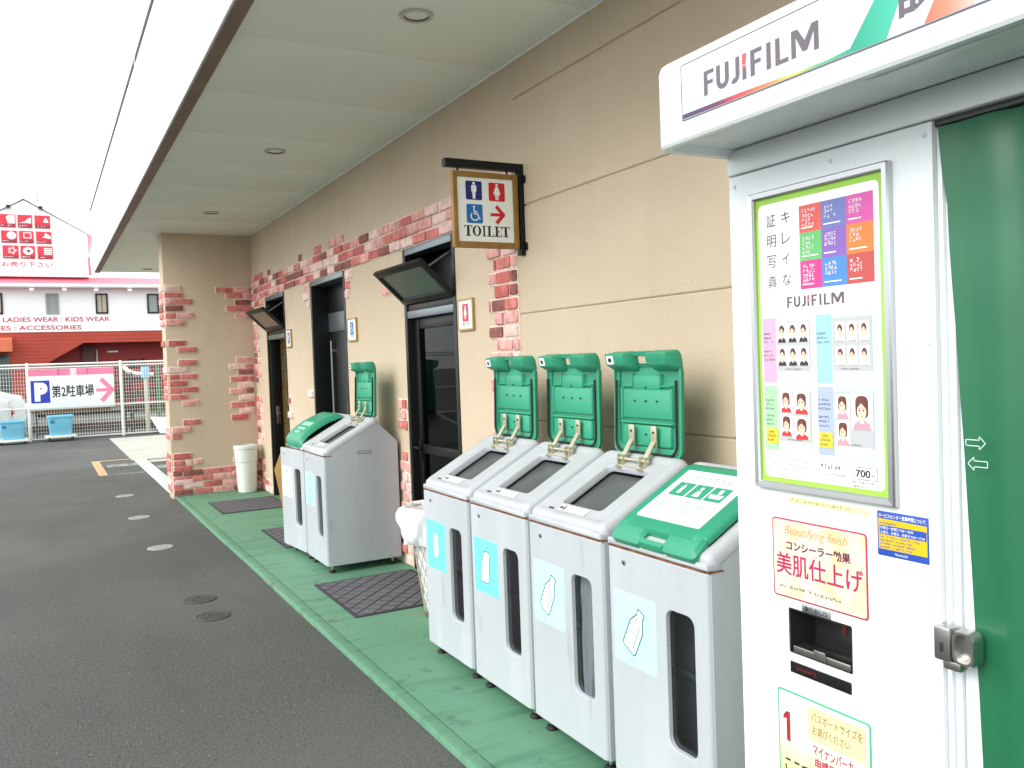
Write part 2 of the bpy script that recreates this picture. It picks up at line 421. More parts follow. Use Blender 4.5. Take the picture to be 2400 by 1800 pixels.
m.box(9, 9.2, -4, 14.9, 0, 3.08, RENDERW); m.box(W+.2, 9, -4.2, -4, 0, 3.08, RENDERW); m.box(2.5, 9.2, 14.7, 14.9, 0, 3.08, RENDERW); m.box(2.5, 2.7, 10.9, 14.7, 0, 3.08, RENDERW)
m.build('wall', BLD, smooth=30)
m = MB(); m.box(1.27, 2.62, 10.58, 10.9, 0, 3.08, RENDERW, .006); m.build('end_wall', BLD)
m = MB()
y = -4.0
while y < 14.9:
    e = min(y+.91, 14.92)
    m.slab(Fr((0, 0, 3.08), (1, 0, 0), (0, -1, 0)), .872, -e+.002, W+.35 if e < 10.5 else 2.66, -y-.002, -.02, 0, SOFFIT, .001, .003, 1); y += .91
m.box(.85, 9.2, -4.2, 14.92, 3.1, 3.16, SOFFIT)
m.build('soffit', BLD)
m = MB(); m.box(2.258, 2.27, -4, 10.58, 3.07, 3.08, FASCIA, .002); m.build('cornice_bead', BLD)
m = MB(); m.box(.8005, .871, -4.2, 14.94, 3.065, 3.3, DRIP, .004); m.build('drip_edge', BLD)
m = MB()
m.box(.788, .80, -4.2, 14.94, 3.07, 4.03, FASCIA, .003); m.box(.80, 9.2, 14.9, 14.95, 3.3, 4.03, FASCIA); m.box(.8, 9.2, -4.2, 14.9, 3.6, 4.03, FASCIA)
m.box(9.14, 9.2, -4.2, 14.9, 3.16, 3.6, FASCIA); m.box(.8, 9.14, -4.2, -4.1, 3.3, 3.6, FASCIA)
m.build('fascia', BLD)
LIPC = mat('gutter_lip_grey', (120, 124, 126), .5)
m = MB(); m.box(.772, .80, -4.2, 14.95, 4.032, 4.048, LIPC, .004); m.build('gutter_lip', BLD)
m = MB(); m.tube([(.772, 7.55, 4.035), (.765, 7.52, 3.92), (.772, 7.47, 3.83), (.76, 7.4, 3.74)], .004, mat('pale_cord', (190, 190, 190), .6), 6); m.build('dangling_cord', BLD)
# downlights in the soffit
LENS = mat('downlight_lens', (150, 142, 122), .3, var=.3, vs=40); TRIM = mat('downlight_trim', (196, 194, 182), .5); CAN_ = mat('downlight_can', (110, 104, 90), .4, .4)
for k, y in enumerate((.95, 3.657, 6.366, 9.075, 14.37)):
    x = 1.575 if k < 4 else 1.51
    m = MB(); m.lathe((x, y, 3.08), [(.078, -.002), (.078, -.008), (.07, -.011), (.058, -.008)], TRIM, 28, cap=False); dl = m.build('downlight', BLD)
    m = MB(); m.lathe((x, y, 3.08), [(.058, -.008), (.05, .012)], CAN_, 28, cap=False); m.build('reflector', dl)
    m = MB(); m.lathe((x, y, 3.08), [(.05, .012), (.03, .002), (.001, 0.0)], LENS, 24, cap=False); m.build('lamp', dl)
# rooms behind the doorways
TANIN = mat('interior_tile_tan', (176, 146, 92), .6, var=.1, vs=5); BROWNIN = mat('interior_brown', (96, 58, 34), .6, var=.3, vs=4); FLOORIN = mat('interior_floor', (60, 58, 52), .6)
m = MB()
m.box(2.47, 3.9, 8.5, 10.5, 0, .028, FLOORIN); m.box(2.9, 3.0, 8.6, 10.45, .03, 2.6, TANIN); m.box(2.47, 3.0, 10.45, 10.5, .03, 2.6, BROWNIN); m.box(2.47, 3.0, 8.55, 8.6, .03, 2.6, TANIN); m.box(2.47, 3.0, 8.55, 10.5, 2.6, 2.66, SOFFIT)
for z in (.35, .7, 1.05, 1.4, 1.75): m.box(2.893, 2.9, 8.6, 10.45, z, z+.012, BROWNIN)
m.box(2.70, 4.2, 4.2, 6.4, 0, .028, FLOORIN); m.box(4.2, 4.3, 4.2, 6.4, .03, 2.6, BROWNIN); m.box(2.47, 4.2, 6.4, 6.45, .03, 2.6, BROWNIN); m.box(2.47, 4.2, 4.15, 4.2, .03, 2.6, BROWNIN); m.box(2.47, 4.3, 4.15, 6.45, 2.6, 2.66, SOFFIT)
m.build('interior', BLD, smooth=0)
m = MB()
for y0 in (5.75, 6.05): m.box(3.3, 3.33, y0, y0+.22, .1, 2.0, mat('cubicle_wood', (120, 58, 26), .5, var=.15, vs=6), .004)
m.build('cubicle_panel', BLD)
# door frames, doors, transoms
def opening(a, b, trans, depth, trim):
    m = MB(); t = .045
    m.box(W-.006, W+depth+.03, a, a+t, .03, OT, trim, .003); m.box(W-.006, W+depth+.03, b-t, b, .03, OT, trim, .003)
    m.box(W-.006, W+depth+.03, a+t, b-t, OT-t, OT, FRAMEG, .003)
    m.box(W+.1, W+.2, a, a+.01, .03, OT, FRAMEB); m.box(W+.1, W+.2, b-.01, b, .03, OT, FRAMEB)
    if trans: m.box(W-.003, W+depth+.03, a+t, b-t, 1.80, 1.85, FRAMEG, .004); m.box(W+.004, W+depth, a+t, b-t, 1.85, 1.895, FRAMEB, .003)
    m.build('door_frame', BLD)
opening(*OPEN[0], True, .10, FRAMEB); opening(*OPEN[1], False, .15, FRAMEB); opening(*OPEN[2], True, .08, FRAMEB)
def door_leaf(x, a, b, z1, handle_y, handle_z, glassm=PANE, mid=True):
    m = MB(); st = .07
    m.box(x, x+.035, a, a+st, .04, z1, FRAMEB, .003); m.box(x, x+.035, b-st, b, .04, z1, FRAMEB, .003)
    m.box(x, x+.035, a+st, b-st, z1-st, z1, FRAMEB, .003); m.box(x, x+.035, a+st, b-st, .04, .2, FRAMEB, .003)
    if mid: m.box(x, x+.035, a+st, b-st, .86, .92, FRAMEB, .003)
    d = m.build('door', BLD)
    m = MB(); m.box(x+.015, x+.02, a+st-.005, b-st+.005, .19, z1-st+.005, glassm); m.build('pane', d, smooth=0)
    m = MB(); m.box(x-.012, x, handle_y-.02, handle_y+.02, handle_z-.08, handle_z+.08, BRACKET, .003)
    m.tube([(x-.012, handle_y, handle_z+.02), (x-.05, handle_y, handle_z+.02), (x-.05, handle_y-.1, handle_z+.02)], .009, BRACKET); m.build('handle', d)
door_leaf(W+.045, 4.87, 5.63, 1.795, 5.585, .88)
# accessible toilet: sliding dark door with tall pull bar
m = MB(); x = W+.15
m.box(x, x+.04, 7.055, 8.015, .04, 1.80, FRAMEB, .003); d = m.build('door', BLD)
m = MB(); m.tube([(x-.03, 7.86, .7), (x-.03, 7.86, 1.72)], .01, FRAMEG); m.box(x-.03, x, 7.85, 7.87, .75, .77, STEEL); m.box(x-.03, x, 7.85, 7.87, 1.62, 1.64, STEEL); m.build('handle', d)
m = MB(); m.box(x, x+.04, 7.055, 8.015, 1.805, 1.985, FRAMEG, .004); m.box(x+.005, x+.04, 7.055, 8.015, 1.99, OT-.046, FRAMEB, .003); m.build('transom_panel', BLD)
m = MB(); m.box(x-.018, x, 7.4, 7.5, .8, 1.15, FRAMEG, .004)
m.build('lock_plate', d)
# men's: leaf swung inward against the far jamb, tiled wall behind
m = MB(); m.box(W+.012, W+.11, 9.835, 9.862, .04, 1.795, FRAMEB, .004); d = m.build('door', BLD)
m = MB(); m.box(W+.05, W+.09, 9.823, 9.835, .85, 1.05, STEEL, .003); m.tube([(W+.07, 9.823, .97), (W+.07, 9.79, .97), (W+.10, 9.79, .97)], .009, STEEL); m.build('handle', d)
m = MB()
for z in range(9): m.slab(near_face(9.9), W+.135, .04+z*.2, W+.9, .04+z*.2+.196, -.02, .012, TANIN, .002, .002, 1)
m.build('tiled_reveal', BLD)
# top-hung looking sashes that tilt outward from the transom bar
def sash(a, b):
    hx, hz, L = W-.004, 1.905, .31
    fr = Fr((hx, 0, hz), (0, -1, 0), (-.72, 0, .69)); m = MB(); t = .045
    # frame of four bars
    for (u0, v0, u1, v1) in ((-b, 0, -a, t), (-b, L-t, -a, L), (-b, t, -b+t, L-t), (-a-t, t, -a, L-t)):
        m.slab(fr, u0, v0, u1, v1, -.014, .014, FRAMEB, .002, .004)
    s_ = m.build('transom_window', BLD)
    m = MB(); m.loft(fr, [(-b+t-.004, t-.004, -a-t+.004, L-t+.004, .002, -.003), (-b+t-.004, t-.004, -a-t+.004, L-t+.004, .002, .003)], SASHG, 1); m.build('pane', s_, smooth=0)
    m = MB()
    for y in (a+.06, b-.06): m.tube([fr.P(-y, L*.75, -.016), (W+.02, y, 2.19)], .007, FRAMEG)
    m.build('stay_arm', s_)
sash(9.08, 9.89); sash(4.84, 5.66)
# inside face of the transom openings
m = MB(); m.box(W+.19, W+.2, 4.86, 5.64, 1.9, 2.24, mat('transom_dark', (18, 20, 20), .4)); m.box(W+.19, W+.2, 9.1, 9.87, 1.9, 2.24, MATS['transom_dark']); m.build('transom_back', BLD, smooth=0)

# ------------------------------------------------------------------ brick trim
BH = .075
WALLMIX = (16, 34, 26, 14, 10)
def brick(mm, fr, u0, u1, v, k=None, h=BH, mix=(30, 22, 14, 10, 14)):
    mt = BRICKS[k] if k is not None else random.choices(BRICKS, mix)[0]
    d = .017+random.uniform(-.004, .006); g_ = .0065
    mm.slab(fr, u0+.0005, v+.0005, u1-.0005, v+h-.0005, -.004, .007+random.uniform(-.0015, .0015), MORTAR, .006, .003, 2)
    j = lambda: random.uniform(-.003, .003)
    mm.slab(fr, u0+g_+j(), v+g_+j(), u1-g_+j(), v+h-g_+j(), .002, d, mt, random.uniform(.006, .014), .006, 2)
m = MB(); fr = near_face(10.58)
# pillar: rows read off the photograph as (row height, from, to) in metres from its outer edge
def zrow(py): return 3.08-(py-345)*3.05/1345
LEFT = [(625, 0, 95, 2), (660, 0, 102, 0), (692, 0, 60, 1), (692, 60, 150, 0), (728, 0, 98, 3), (765, 0, 60, 0), (765, 60, 152, 1), (800, 0, 105, 1), (905, 8, 105, 4), (938, 55, 160, 0), (1005, 55, 160, 0), (1042, 4, 105, 2), (1078, 5, 65, 4), (1078, 65, 158, 0),
        (1110, 6, 105, 4), (1145, 6, 75, 0), (1145, 75, 160, 4), (1180, 6, 108, 0), (1215, 66, 162, 1), (1312, 66, 166, 0), (1350, 6, 112, 1), (1382, 6, 62, 0), (1485, 6, 106, 4), (1520, 6, 70, 0), (1520, 70, 110, 2), (1520, 110, 165, 1), (1552, 6, 108, 4), (1585, 6, 72, 1), (1585, 72, 168, 0), (1618, 6, 112, 2), (1651, 6, 60, 0)]
RIGHT = [(632, 275, 375, 0), (632, 375, 475, 1), (662, 328, 430, 0), (662, 430, 475, 1), (697, 378, 475, 3), (730, 328, 475, 0), (767, 380, 475, 1), (1000, 372, 472, 1), (1035, 332, 430, 2), (1035, 430, 472, 0), (1065, 378, 472, 3), (1100, 334, 440, 0), (1100, 440, 472, 4), (1132, 378, 472, 2), (1165, 330, 420, 1), (1165, 420, 472, 3), (1200, 380, 472, 2), (1235, 332, 420, 0), (1235, 420, 472, 4), (1268, 380, 472, 2), (1300, 332, 432, 4), (1490, 375, 472, 4), (1525, 332, 390, 0), (1560, 340, 470, 0), (1595, 320, 400, 1)]
# pixel offsets to metres: full face is about 482 px for 0.99 m
for (py, a, b, k) in LEFT+RIGHT:
    brick(m, fr, 1.272+a*.99/480, 1.272+b*.99/480-.002, zrow(py)-BH/2+random.uniform(-.002, .002), k)
z = .035; r_ = 0
while z < .33:
    u = 1.274-(r_ % 2)*.11
    while u < 2.262:
        e = min(u+.222, 2.262)
        if e-max(u, 1.274) > .04 and (r_ < 2 or random.random() < (.92 if r_ == 2 else .62)): brick(m, fr, max(u, 1.274), e-.001, z)
        u = u+.222
    z += BH; r_ += 1
# its end facing the road
fr = road_face(1.27)
for (py, a, b, k) in LEFT:
    if a < 10: brick(m, fr, -10.9, -10.585, zrow(py)-BH/2, k)
m.build('brick_trim', BLD)
m = MB(); fr = road_face(W)
def run(ya, yb, z, off=0., p=1., k=None, L=.222):
    """course of bricks from ya (far) to yb (near)"""
    u = -ya-off
    while u < -yb-.001:
        a = max(u, -ya); e = min(u+L, -yb)
        if e-a > .03 and random.random() < p: brick(m, fr, a, e-.001, z, k, BH, WALLMIX)
        u += L
Z0 = OT+.002
for r_ in range(3): run(10.56, 4.024, Z0+r_*BH, (r_ % 2)*.11)
run(10.56, 9.6, Z0+3*BH, .05, .8); run(10.56, 10.0, Z0-BH, .06)
run(8.4, 6.9, Z0+3*BH, .1, .35)
# right-hand strip up to the band
z = .035; r_ = 0
while z < Z0-.02:
    run(4.32+(.05 if r_ % 2 else -.03), 4.024, z, .07*(r_ % 3), 1, L=.17); z += BH; r_ += 1
# left of the big doorway
z = .035; r_ = 0
while z < 1.2:
    if r_ not in (11, 12): run(5.81+(.06 if r_ % 2 else 0), 5.69, z, .0, 1, L=.1)
    z += BH; r_ += 1
for (ya, yb, z) in ((6.98, 6.78, 2.2), (6.98, 6.84, 2.12), (6.98, 6.88, 2.045), (8.22, 8.07, 2.2), (8.27, 8.07, 2.12), (8.17, 8.07, 2.045), (8.25, 8.07, 1.19), (6.1, 5.86, 1.99), (9.05, 8.93, 1.1), (9.05, 8.87, .95), (9.05, 8.95, .6), (9.04, 8.9, .11), (9.05, 8.85, .035), (7.0, 6.85, .11), (7.0, 6.78, .035)): run(ya, yb, z)
# corner strip beside the far doorway
z = .035; r_ = 0
while z < Z0-BH-.02:
    if r_ not in (5, 6, 15, 16): run(10.56, 10.28+(.09 if r_ % 2 else 0), z, .04)
    z += BH; r_ += 1
run(10.28, 9.93, .035); run(10.28, 10.0, .11)
m.build('brick_trim', BLD)

# ------------------------------------------------------------------ small plaques beside the doors
def person_icon(m, fr, u, v, h, d, mm, dress):
    m.ell(fr, u, v+h*.41, h*.085, h*.085, d, mm, 12)
    if dress:
        m.poly(fr, [(u-.09*h, v+.3*h), (u+.09*h, v+.3*h), (u+.24*h, v-.12*h), (u+.17*h, v-.14*h), (u+.12*h, v-.02*h), (u+.16*h, v-.22*h), (u-.16*h, v-.22*h), (u-.12*h, v-.02*h), (u-.17*h, v-.14*h), (u-.24*h, v-.12*h)], d, mm)
        for q in (-.06, .06): m.rect(fr, u+q*h-.04*h, v-.46*h, u+q*h+.04*h, v-.22*h, d, mm)
    else:
        m.poly(fr, rrect(u-.17*h, v-.08*h, u+.17*h, v+.31*h, .07*h), d, mm)
        m.poly(fr, [(u-.11*h, v-.08*h), (u+.11*h, v-.08*h), (u+.08*h, v-.48*h), (u-.08*h, v-.48*h)], d, mm)
def chair_icon(m, fr, u, v, h, d, mm):
    m.ell(fr, u-.06*h, v+.4*h, h*.07, h*.07, d, mm, 12)
    m.line(fr, (u-.06*h, v+.3*h), (u-.04*h, v), .1*h, d, mm); m.line(fr, (u-.06*h, v+.12*h), (u+.16*h, v+.12*h), .06*h, d, mm)
    m.line(fr, (u-.07*h, v+.0*h), (u+.18*h, v+.0*h), .09*h, d, mm); m.line(fr, (u+.16*h, v+.03*h), (u+.26*h, v-.3*h), .08*h, d, mm); m.line(fr, (u+.24*h, v-.3*h), (u+.36*h, v-.26*h), .06*h, d, mm)
    n = 14; A = [R(140+200*k/n) for k in range(n+1)]
    pts = [(u-.02*h+.28*h*math.cos(a), v-.14*h+.28*h*math.sin(a)) for a in A]+[(u-.02*h+.21*h*math.cos(a), v-.14*h+.21*h*math.sin(a)) for a in A[::-1]]
    for i in range(n): m.poly(fr, [pts[i], pts[i+1], pts[2*n-i], pts[2*n+1-i]], d, mm)
PLFR = mat('plaque_frame_brass', (176, 150, 96), .4, .5)
def plaque(y0, y1, z0, z1, kind, label):
    t = thing('restroom_plaque', (W, (y0+y1)/2, z0), label, 'sign', 'restroom plaques beside the doors')
    fr = road_face(W); m = MB()
    m.loft(fr, [(-y1, z0, -y0, z1, .004, 0), (-y1, z0, -y0, z1, .004, .018), (-y1+.012, z0+.012, -y0-.012, z1-.012, .002, .018), (-y1+.012, z0+.012, -y0-.012, z1-.012, .002, .012)], PLFR, 2, True, False); m.build('frame', t)
    m = MB(); m.loft(fr, [(-y1+.012, z0+.012, -y0-.012, z1-.012, .002, .008), (-y1+.012, z0+.012, -y0-.012, z1-.012, .002, .013)], SIGNW, 2); pn = m.build('panel', t)
    m = MB(); u = -(y0+y1)/2; c = {'w': mat('pink_red_print', (205, 40, 84), .4), 'a': BLUE, 'm': NAVY}[kind]
    h = .1; v = z1-.035-h/2
    m.rr(fr, u-.042, v-h/2-.003, u+.042, v+h/2+.003, .008, .0138, c)
    if kind == 'a': chair_icon(m, fr, u, v, h*.8, .0146, SIGNW)
    else: person_icon(m, fr, u, v, h*.85, .0146, SIGNW, kind == 'w')
    m.text(fr, {'w': '婦人用', 'm': '紳士用', 'a': '多目的'}[kind], u-.045, z0+.027, u+.045, z0+.052, .0138, INK if kind != 'a' else BLUE); m.build('lettering', pn)
plaque(4.568, 4.782, 1.676, 1.868, 'w', "framed plaque with red woman symbol right of the nearest doorway")
plaque(6.72, 6.95, 1.685, 1.876, 'a', 'framed plaque with blue wheelchair symbol beside the middle doorway')
plaque(8.80, 9.0, 1.692, 1.878, 'm', 'framed plaque with navy man symbol beside the far doorway')

# ------------------------------------------------------------------ hanging toilet sign
T = thing('toilet_sign', (2.27, 3.96, 2.04), 'hanging TOILET sign in wooden frame on black iron bracket', 'sign')
yc = 3.96
m = MB(); m.box(1.82, 2.289, yc-.022, yc+.022, 2.477, 2.517, BRACKET, .003); m.box(2.243, 2.288, yc-.022, yc+.022, 2.04, 2.4765, BRACKET, .003)
for z in (2.435, 2.085): m.box(2.262, 2.288, yc-.045, yc-.0225, z-.02, z+.02, BRACKET, .002)
for x in (1.897, 2.181): m.tube([(x, yc, 2.478), (x, yc, 2.452)], .006, BRACKET)
m.build('bracket', T)
m = MB(); fr = near_face(yc-.012)
for (a, b, c, d) in ((1.86, 2.072, 1.886, 2.459), (2.207, 2.072, 2.238, 2.459), (1.886, 2.072, 2.207, 2.103), (1.886, 2.43, 2.207, 2.459)): m.slab(fr, a, b, c, d, -.026, .004, WOOD, .002, .004)
m.build('frame', T)
m = MB(); m.loft(fr, [(1.885, 2.102, 2.208, 2.431, .001, -.018), (1.885, 2.102, 2.208, 2.431, .001, -.003)], SIGNW, 1); pn = m.build('panel', T)
m = MB(); D = -.002
for (a, b, c, d, mm) in ((1.934, 2.316, 2.027, 2.412, NAVY), (2.066, 2.315, 2.16, 2.410, RED), (1.935, 2.197, 2.027, 2.294, BLUE)): m.rr(fr, a, b, c, d, .008, D, mm)
person_icon(m, fr, 1.98, 2.364, .088, D+.001, SIGNW, False); person_icon(m, fr, 2.113, 2.362, .088, D+.001, SIGNW, True); chair_icon(m, fr, 1.983, 2.245, .088, D+.001, SIGNW)
m.line(fr, (2.072, 2.245), (2.14, 2.245), .016, D, RED)
for s in (1, -1): m.line(fr, (2.106, 2.245+s*.044), (2.152, 2.245-s*.004), .02, D+.0004*s, RED)
def serif(m, fr, ch, u, v, w_, h, d, mm):
    t = w_*.3; th = h*.07; sr = w_*.18
    X = lambda a, b, c, e: m.rect(fr, u+a, v+b, u+c, v+e, d, mm)
    if ch == 'T':
        X(w_/2-t/2, th, w_/2+t/2, h-th); X(w_/2-t/2-sr, 0, w_/2+t/2+sr, th); X(0, h-th, w_, h); X(0, h*.74, th, h-th); X(w_-th, h*.74, w_, h-th)
    if ch == 'I': X(w_/2-t/2, th, w_/2+t/2, h-th); X(w_/2-t/2-sr, 0, w_/2+t/2+sr, th); X(w_/2-t/2-sr, h-th, w_/2+t/2+sr, h)
    if ch in 'LE':
        X(sr, th, sr+t, h-th); X(0, 0, w_, th); X(w_-th, th, w_, h*.3)
        if ch == 'L': X(0, h-th, sr+t+sr, h)
        else: X(0, h-th, w_, h); X(w_-th, h*.74, w_, h-th); X(sr+t, h*.47, w_*.78, h*.53); X(w_*.72, h*.36, w_*.78, h*.64)
    if ch == 'O':
        n = 24
        for k in range(n):
            q = []
            for a, rx, ry in ((k, .5, .5), (k+1, .5, .5), (k+1, .24, .44), (k, .24, .44)):
                q.append((u+w_/2+rx*w_*math.cos(2*math.pi*a/n), v+h/2+ry*h*math.sin(2*math.pi*a/n)))
            m.poly(fr, q, d, mm)
u = 1.918
for ch, w_ in (('T', .046), ('O', .049), ('I', .03), ('L', .042), ('E', .042), ('T', .046)):
    serif(m, fr, ch, u, 2.131, w_, .054, D, BLACK); u += w_+.0018
m.build('lettering', pn, smooth=0)
# ------------------------------------------------------------------ recycling bins
PALEG = mat('pale_green_print', (150, 206, 180), .5)
BAGW = mat('white_bag_plastic', (232, 234, 236), .45, var=.04, vs=12)
STAINED = layered('bin_grey_enamel_used', (178, 183, 187), [((168, 175, 180), 3, .4, .7, .6, (1, 1, .4)), ((150, 138, 124), 9, .62, .76, .5, (1, 1, .25)), ((194, 199, 203), 5, .5, .7, .4, (1, 1, .2)), ((128, 106, 84), 26, .68, .8, .55, (1, 1, .12)), ((140, 142, 140), 40, .7, .78, .5, (1, 1, 1))], .38)
def domed_shell(fr, hw, L, fn):
    m = MB(); nu, nv = 16, 22; k = m.mi(GREEN)
    def ht(u, v):
        e = min(hw-abs(u), v, L-v); return .034*(1-max(0, 1-e/.03)**2.2)
    for side in (0, 1):
        g = [[m.bm.verts.new(fr.P(-hw+2*hw*i/nu, L*j/nv, fn(0, L*j/nv)+(ht(-hw+2*hw*i/nu, L*j/nv) if side == 0 else -.006)-(.03*max(0, abs(-1+2*i/nu)-.3) if j == nv else 0))) for i in range(nu+1)] for j in range(nv+1)]
        for j in range(nv):
            for i in range(nu): m.bm.faces.new((g[j][i], g[j][i+1], g[j+1][i+1], g[j+1][i])).material_index = k
        if side == 0: top = g
    per = lambda g: [g[0][i] for i in range(nu)]+[g[j][nu] for j in range(nv)]+[g[nv][i] for i in range(nu, 0, -1)]+[g[j][0] for j in range(nv, 0, -1)]
    a, b = per(top), per(g)
    for i in range(len(a)): m.bm.faces.new((a[i], a[(i+1) % len(a)], b[(i+1) % len(b)], b[i])).material_index = k
    return m
def lid(name, root, hinge, Vd, Nd, closed, label_print, dome=0):
    """green lid: u across, v from hinge to tip, outer side up N"""
    V = Vector(Vd).normalized(); N = Vector(Nd).normalized(); U = V.cross(N)
    fr = Fr(hinge, U, V)
    bend = lambda u, v: -1.5*max(0, v-.30)**2-.35*max(0, .05-v)**2+dome*(1-((v-.2)/.2)**2)
    fn = bend
    hw = .212
    m = MB()
    L = .362
    # pillowed plate with a recessed inner side
    m.loft(fr, [(-hw+.03, .035, hw-.03, L-.012, .02, .010), (-hw+.03, .035, hw-.03, L-.012, .02, .004), (-hw+.022, .026, hw-.022, L-.004, .025, .002), (-hw+.012, .012, hw-.012, L-.002, .03, .002), (-hw+.010, .01, hw-.010, L, .03, -.006), (-hw, 0, hw, L, .035, -.004), (-hw, 0, hw, L, .035, .008),
                (-hw+.006, .006, hw-.006, L-.002, .032, .0155), (-hw+.022, .022, hw-.022, L-.004, .025, .020), (-hw+.05, .05, hw-.05, L-.03, .02, .0212)], GREEN, 6, fn=fn)
    # tip: two blocks with pockets, handle bar between them
    for s in (-1, 1):
        a, b = (-hw, -.052) if s < 0 else (.052, hw)
        k = m.bm.verts[:] and len(m.bm.verts)
        m.loft(fr, [(a+.024, L-.004, b-.024, L+.036, .008, -.054), (a+.018, L-.008, b-.018, L+.040, .01, -.050), (a+.001, L-.03, b-.001, L+.048, .016, .0), (a+.001, L-.03, b-.001, L+.05, .018, .008), (a+.012, L-.02, b-.012, L+.038, .012, .0195)], GREEN, 4, fn=fn)
    m.loft(fr, [(-.06, L+.030, .06, L+.046, .006, -.010), (-.06, L+.028, .06, L+.049, .008, .006), (-.06, L+.030, .06, L+.045, .006, .016)], GREEN, 3, fn=fn)
    if dome:
        m.bm.free(); m = domed_shell(fr, hw, L+.05, fn)
    ld = m.build(name, root, 40)
    m = MB()                                             # raised panels on the inner side
    Ni = lambda u0, v0, u1, v1, d, r=.008: m.loft(fr, [(u0, v0, u1, v1, r, .009), (u0+.002, v0+.002, u1-.002, v1-.002, r, -d), (u0+.004, v0+.004, u1-.004, v1-.004, r, -d-.002)], GREEND, 3, fn=fn)
    Ni(-.15, .145, .15, .262, .002); Ni(-.085, .258, .085, .318, .0025); Ni(-.15, .018+.02, .15, .122, .002)
    Ni(-.165, .124, .165, .136, .008, .004)
    for s in (-1, 1): Ni(s*.158-.006, .14, s*.158+.006, .268, .006, .003); Ni(s*.118-.036, .268, s*.118+.036, .278, .006, .003); Ni(s*.088-.005, .276, s*.088+.005, .322, .006, .003)
    m.build('inner_panel', ld, 40)
    m = MB()
    for (u, v) in ((-.07, .215), (0, .215), (.07, .215), (0, .268), (0, .085)): m.loft(fr, [(u-.004, v-.004, u+.004, v+.004, .004, 0), (u-.004, v-.004, u+.004, v+.004, .004, -.009)], BLACK, 3)
    m.build('screw', ld)
    m = MB(); P = []
    rr_ = rrect(-hw+.018, .016, hw-.018, L-.02, .045, 5)
    pts = [p for p in rr_]
    pts = pts[12:24]                                     # round the hinge end, open at the tip
    jig = random.uniform(-.012, .012)
    dense = []
    tipL = (-hw+.022, L-.06); tipR = (hw-.022, L-.06)
    for (u, v) in [tipL]+[q for q in pts if q[1] < L*.6]+[tipR]: dense.append(fr.P(u+(jig if u > 0 else 0)*.6, v-abs(jig)*.5, -.012))
    m.tube(dense, .0055, RUBBER, 8); m.build('seal', ld)
    m = MB(); m.rect(fr, .0 if False else -hw+.026, L-.006, -hw+.078, L+.022, -.0635, PAPER) if False else None
    a = fr
    m.loft(a, [(hw-.08, L-.002, hw-.034, L+.032, .003, -.0562), (hw-.08, L-.002, hw-.034, L+.032, .003, -.0545)], PAPER, 2, fn=fn)
    m.loft(a, [(hw-.068, L+.006, hw-.046, L+.022, .002, -.0572), (hw-.068, L+.006, hw-.046, L+.022, .002, -.0565)], BLACK, 2, fn=fn)
    m.build('latch_tag', ld)
    if closed and not label_print:
        m = MB()
        for (a_, b_, c_, d_) in ((-.11, .2, -.03, .25), (-.02, .2, .06, .25), (.07, .2, .13, .25), (-.1, .27, .1, .295), (-.08, .31, .04, .33)):
            n_ = 6
            for q in range(n_):
                v0_, v1_ = b_+(d_-b_)*q/n_, b_+(d_-b_)*(q+1)/n_
                m.faces([fr.P(-a_, v0_, fn(0, v0_)+.0348), fr.P(-c_, v0_, fn(0, v0_)+.0348), fr.P(-c_, v1_, fn(0, v1_)+.0348), fr.P(-a_, v1_, fn(0, v1_)+.0348)], [(0, 1, 2, 3)], PALEG)
        m.build('label_print', ld, 0)
    elif closed:
        m = MB(); fo = Fr(fr.P(0, 0, 0), -U, -V)        # reading way up from the front
        fo = Fr(fr.P(0, 0, 0), tuple(U if U.dot(Vector((0, -1, 0))) > 0 else -U), tuple(-V))
        m.loft(fo, [(-.155, -.345+.03, .155, -.05, .008, .0208), (-.155, -.345+.03, .155, -.05, .008, .0228)], SIGNW, 3); lb = m.build('label_plate', ld)
        m = MB(); D = .0236
        m.text(fo, 'ペットボトル', -.09, -.098, .09, -.07, D, GREEND)
        for k in range(3):
            u = -.125+k*.086; m.rr(fo, u, -.19, u+.078, -.118, .004, D, GREEND)
            if k == 0: m.rr(fo, u+.03, -.176, u+.046, -.138, .004, D+.0006, SIGNW); m.rect(fo, u+.035, -.138, u+.041, -.128, D+.0006, SIGNW)
            if k == 1: m.poly(fo, [(u+.022, -.18), (u+.056, -.18), (u+.047, -.15), (u+.031, -.15)], D+.0006, SIGNW); m.ell(fo, u+.039, -.138, .008, .008, D+.0006, SIGNW, 10)
            if k == 2: m.poly(fo, [(u+.014, -.175), (u+.064, -.175), (u+.07, -.155), (u+.008, -.155)], D+.0006, SIGNW); m.rect(fo, u+.034, -.15, u+.05, -.128, D+.0006, SIGNW)
        m.ring(fo, -.128, -.262, -.088, -.206, .012, .003, D, GREEND); m.ell(fo, -.108, -.234, .011, .014, D+.0005, CYANP, 10)
        m.dashes(fo, -.07, -.215, .12, 4, .016, .007, D, GREEND, 5); m.dashes(fo, -.13, -.28, .12, 2, .014, .005, D, INK, 6)
        m.build('lettering', lb, smooth=0)
    return ld

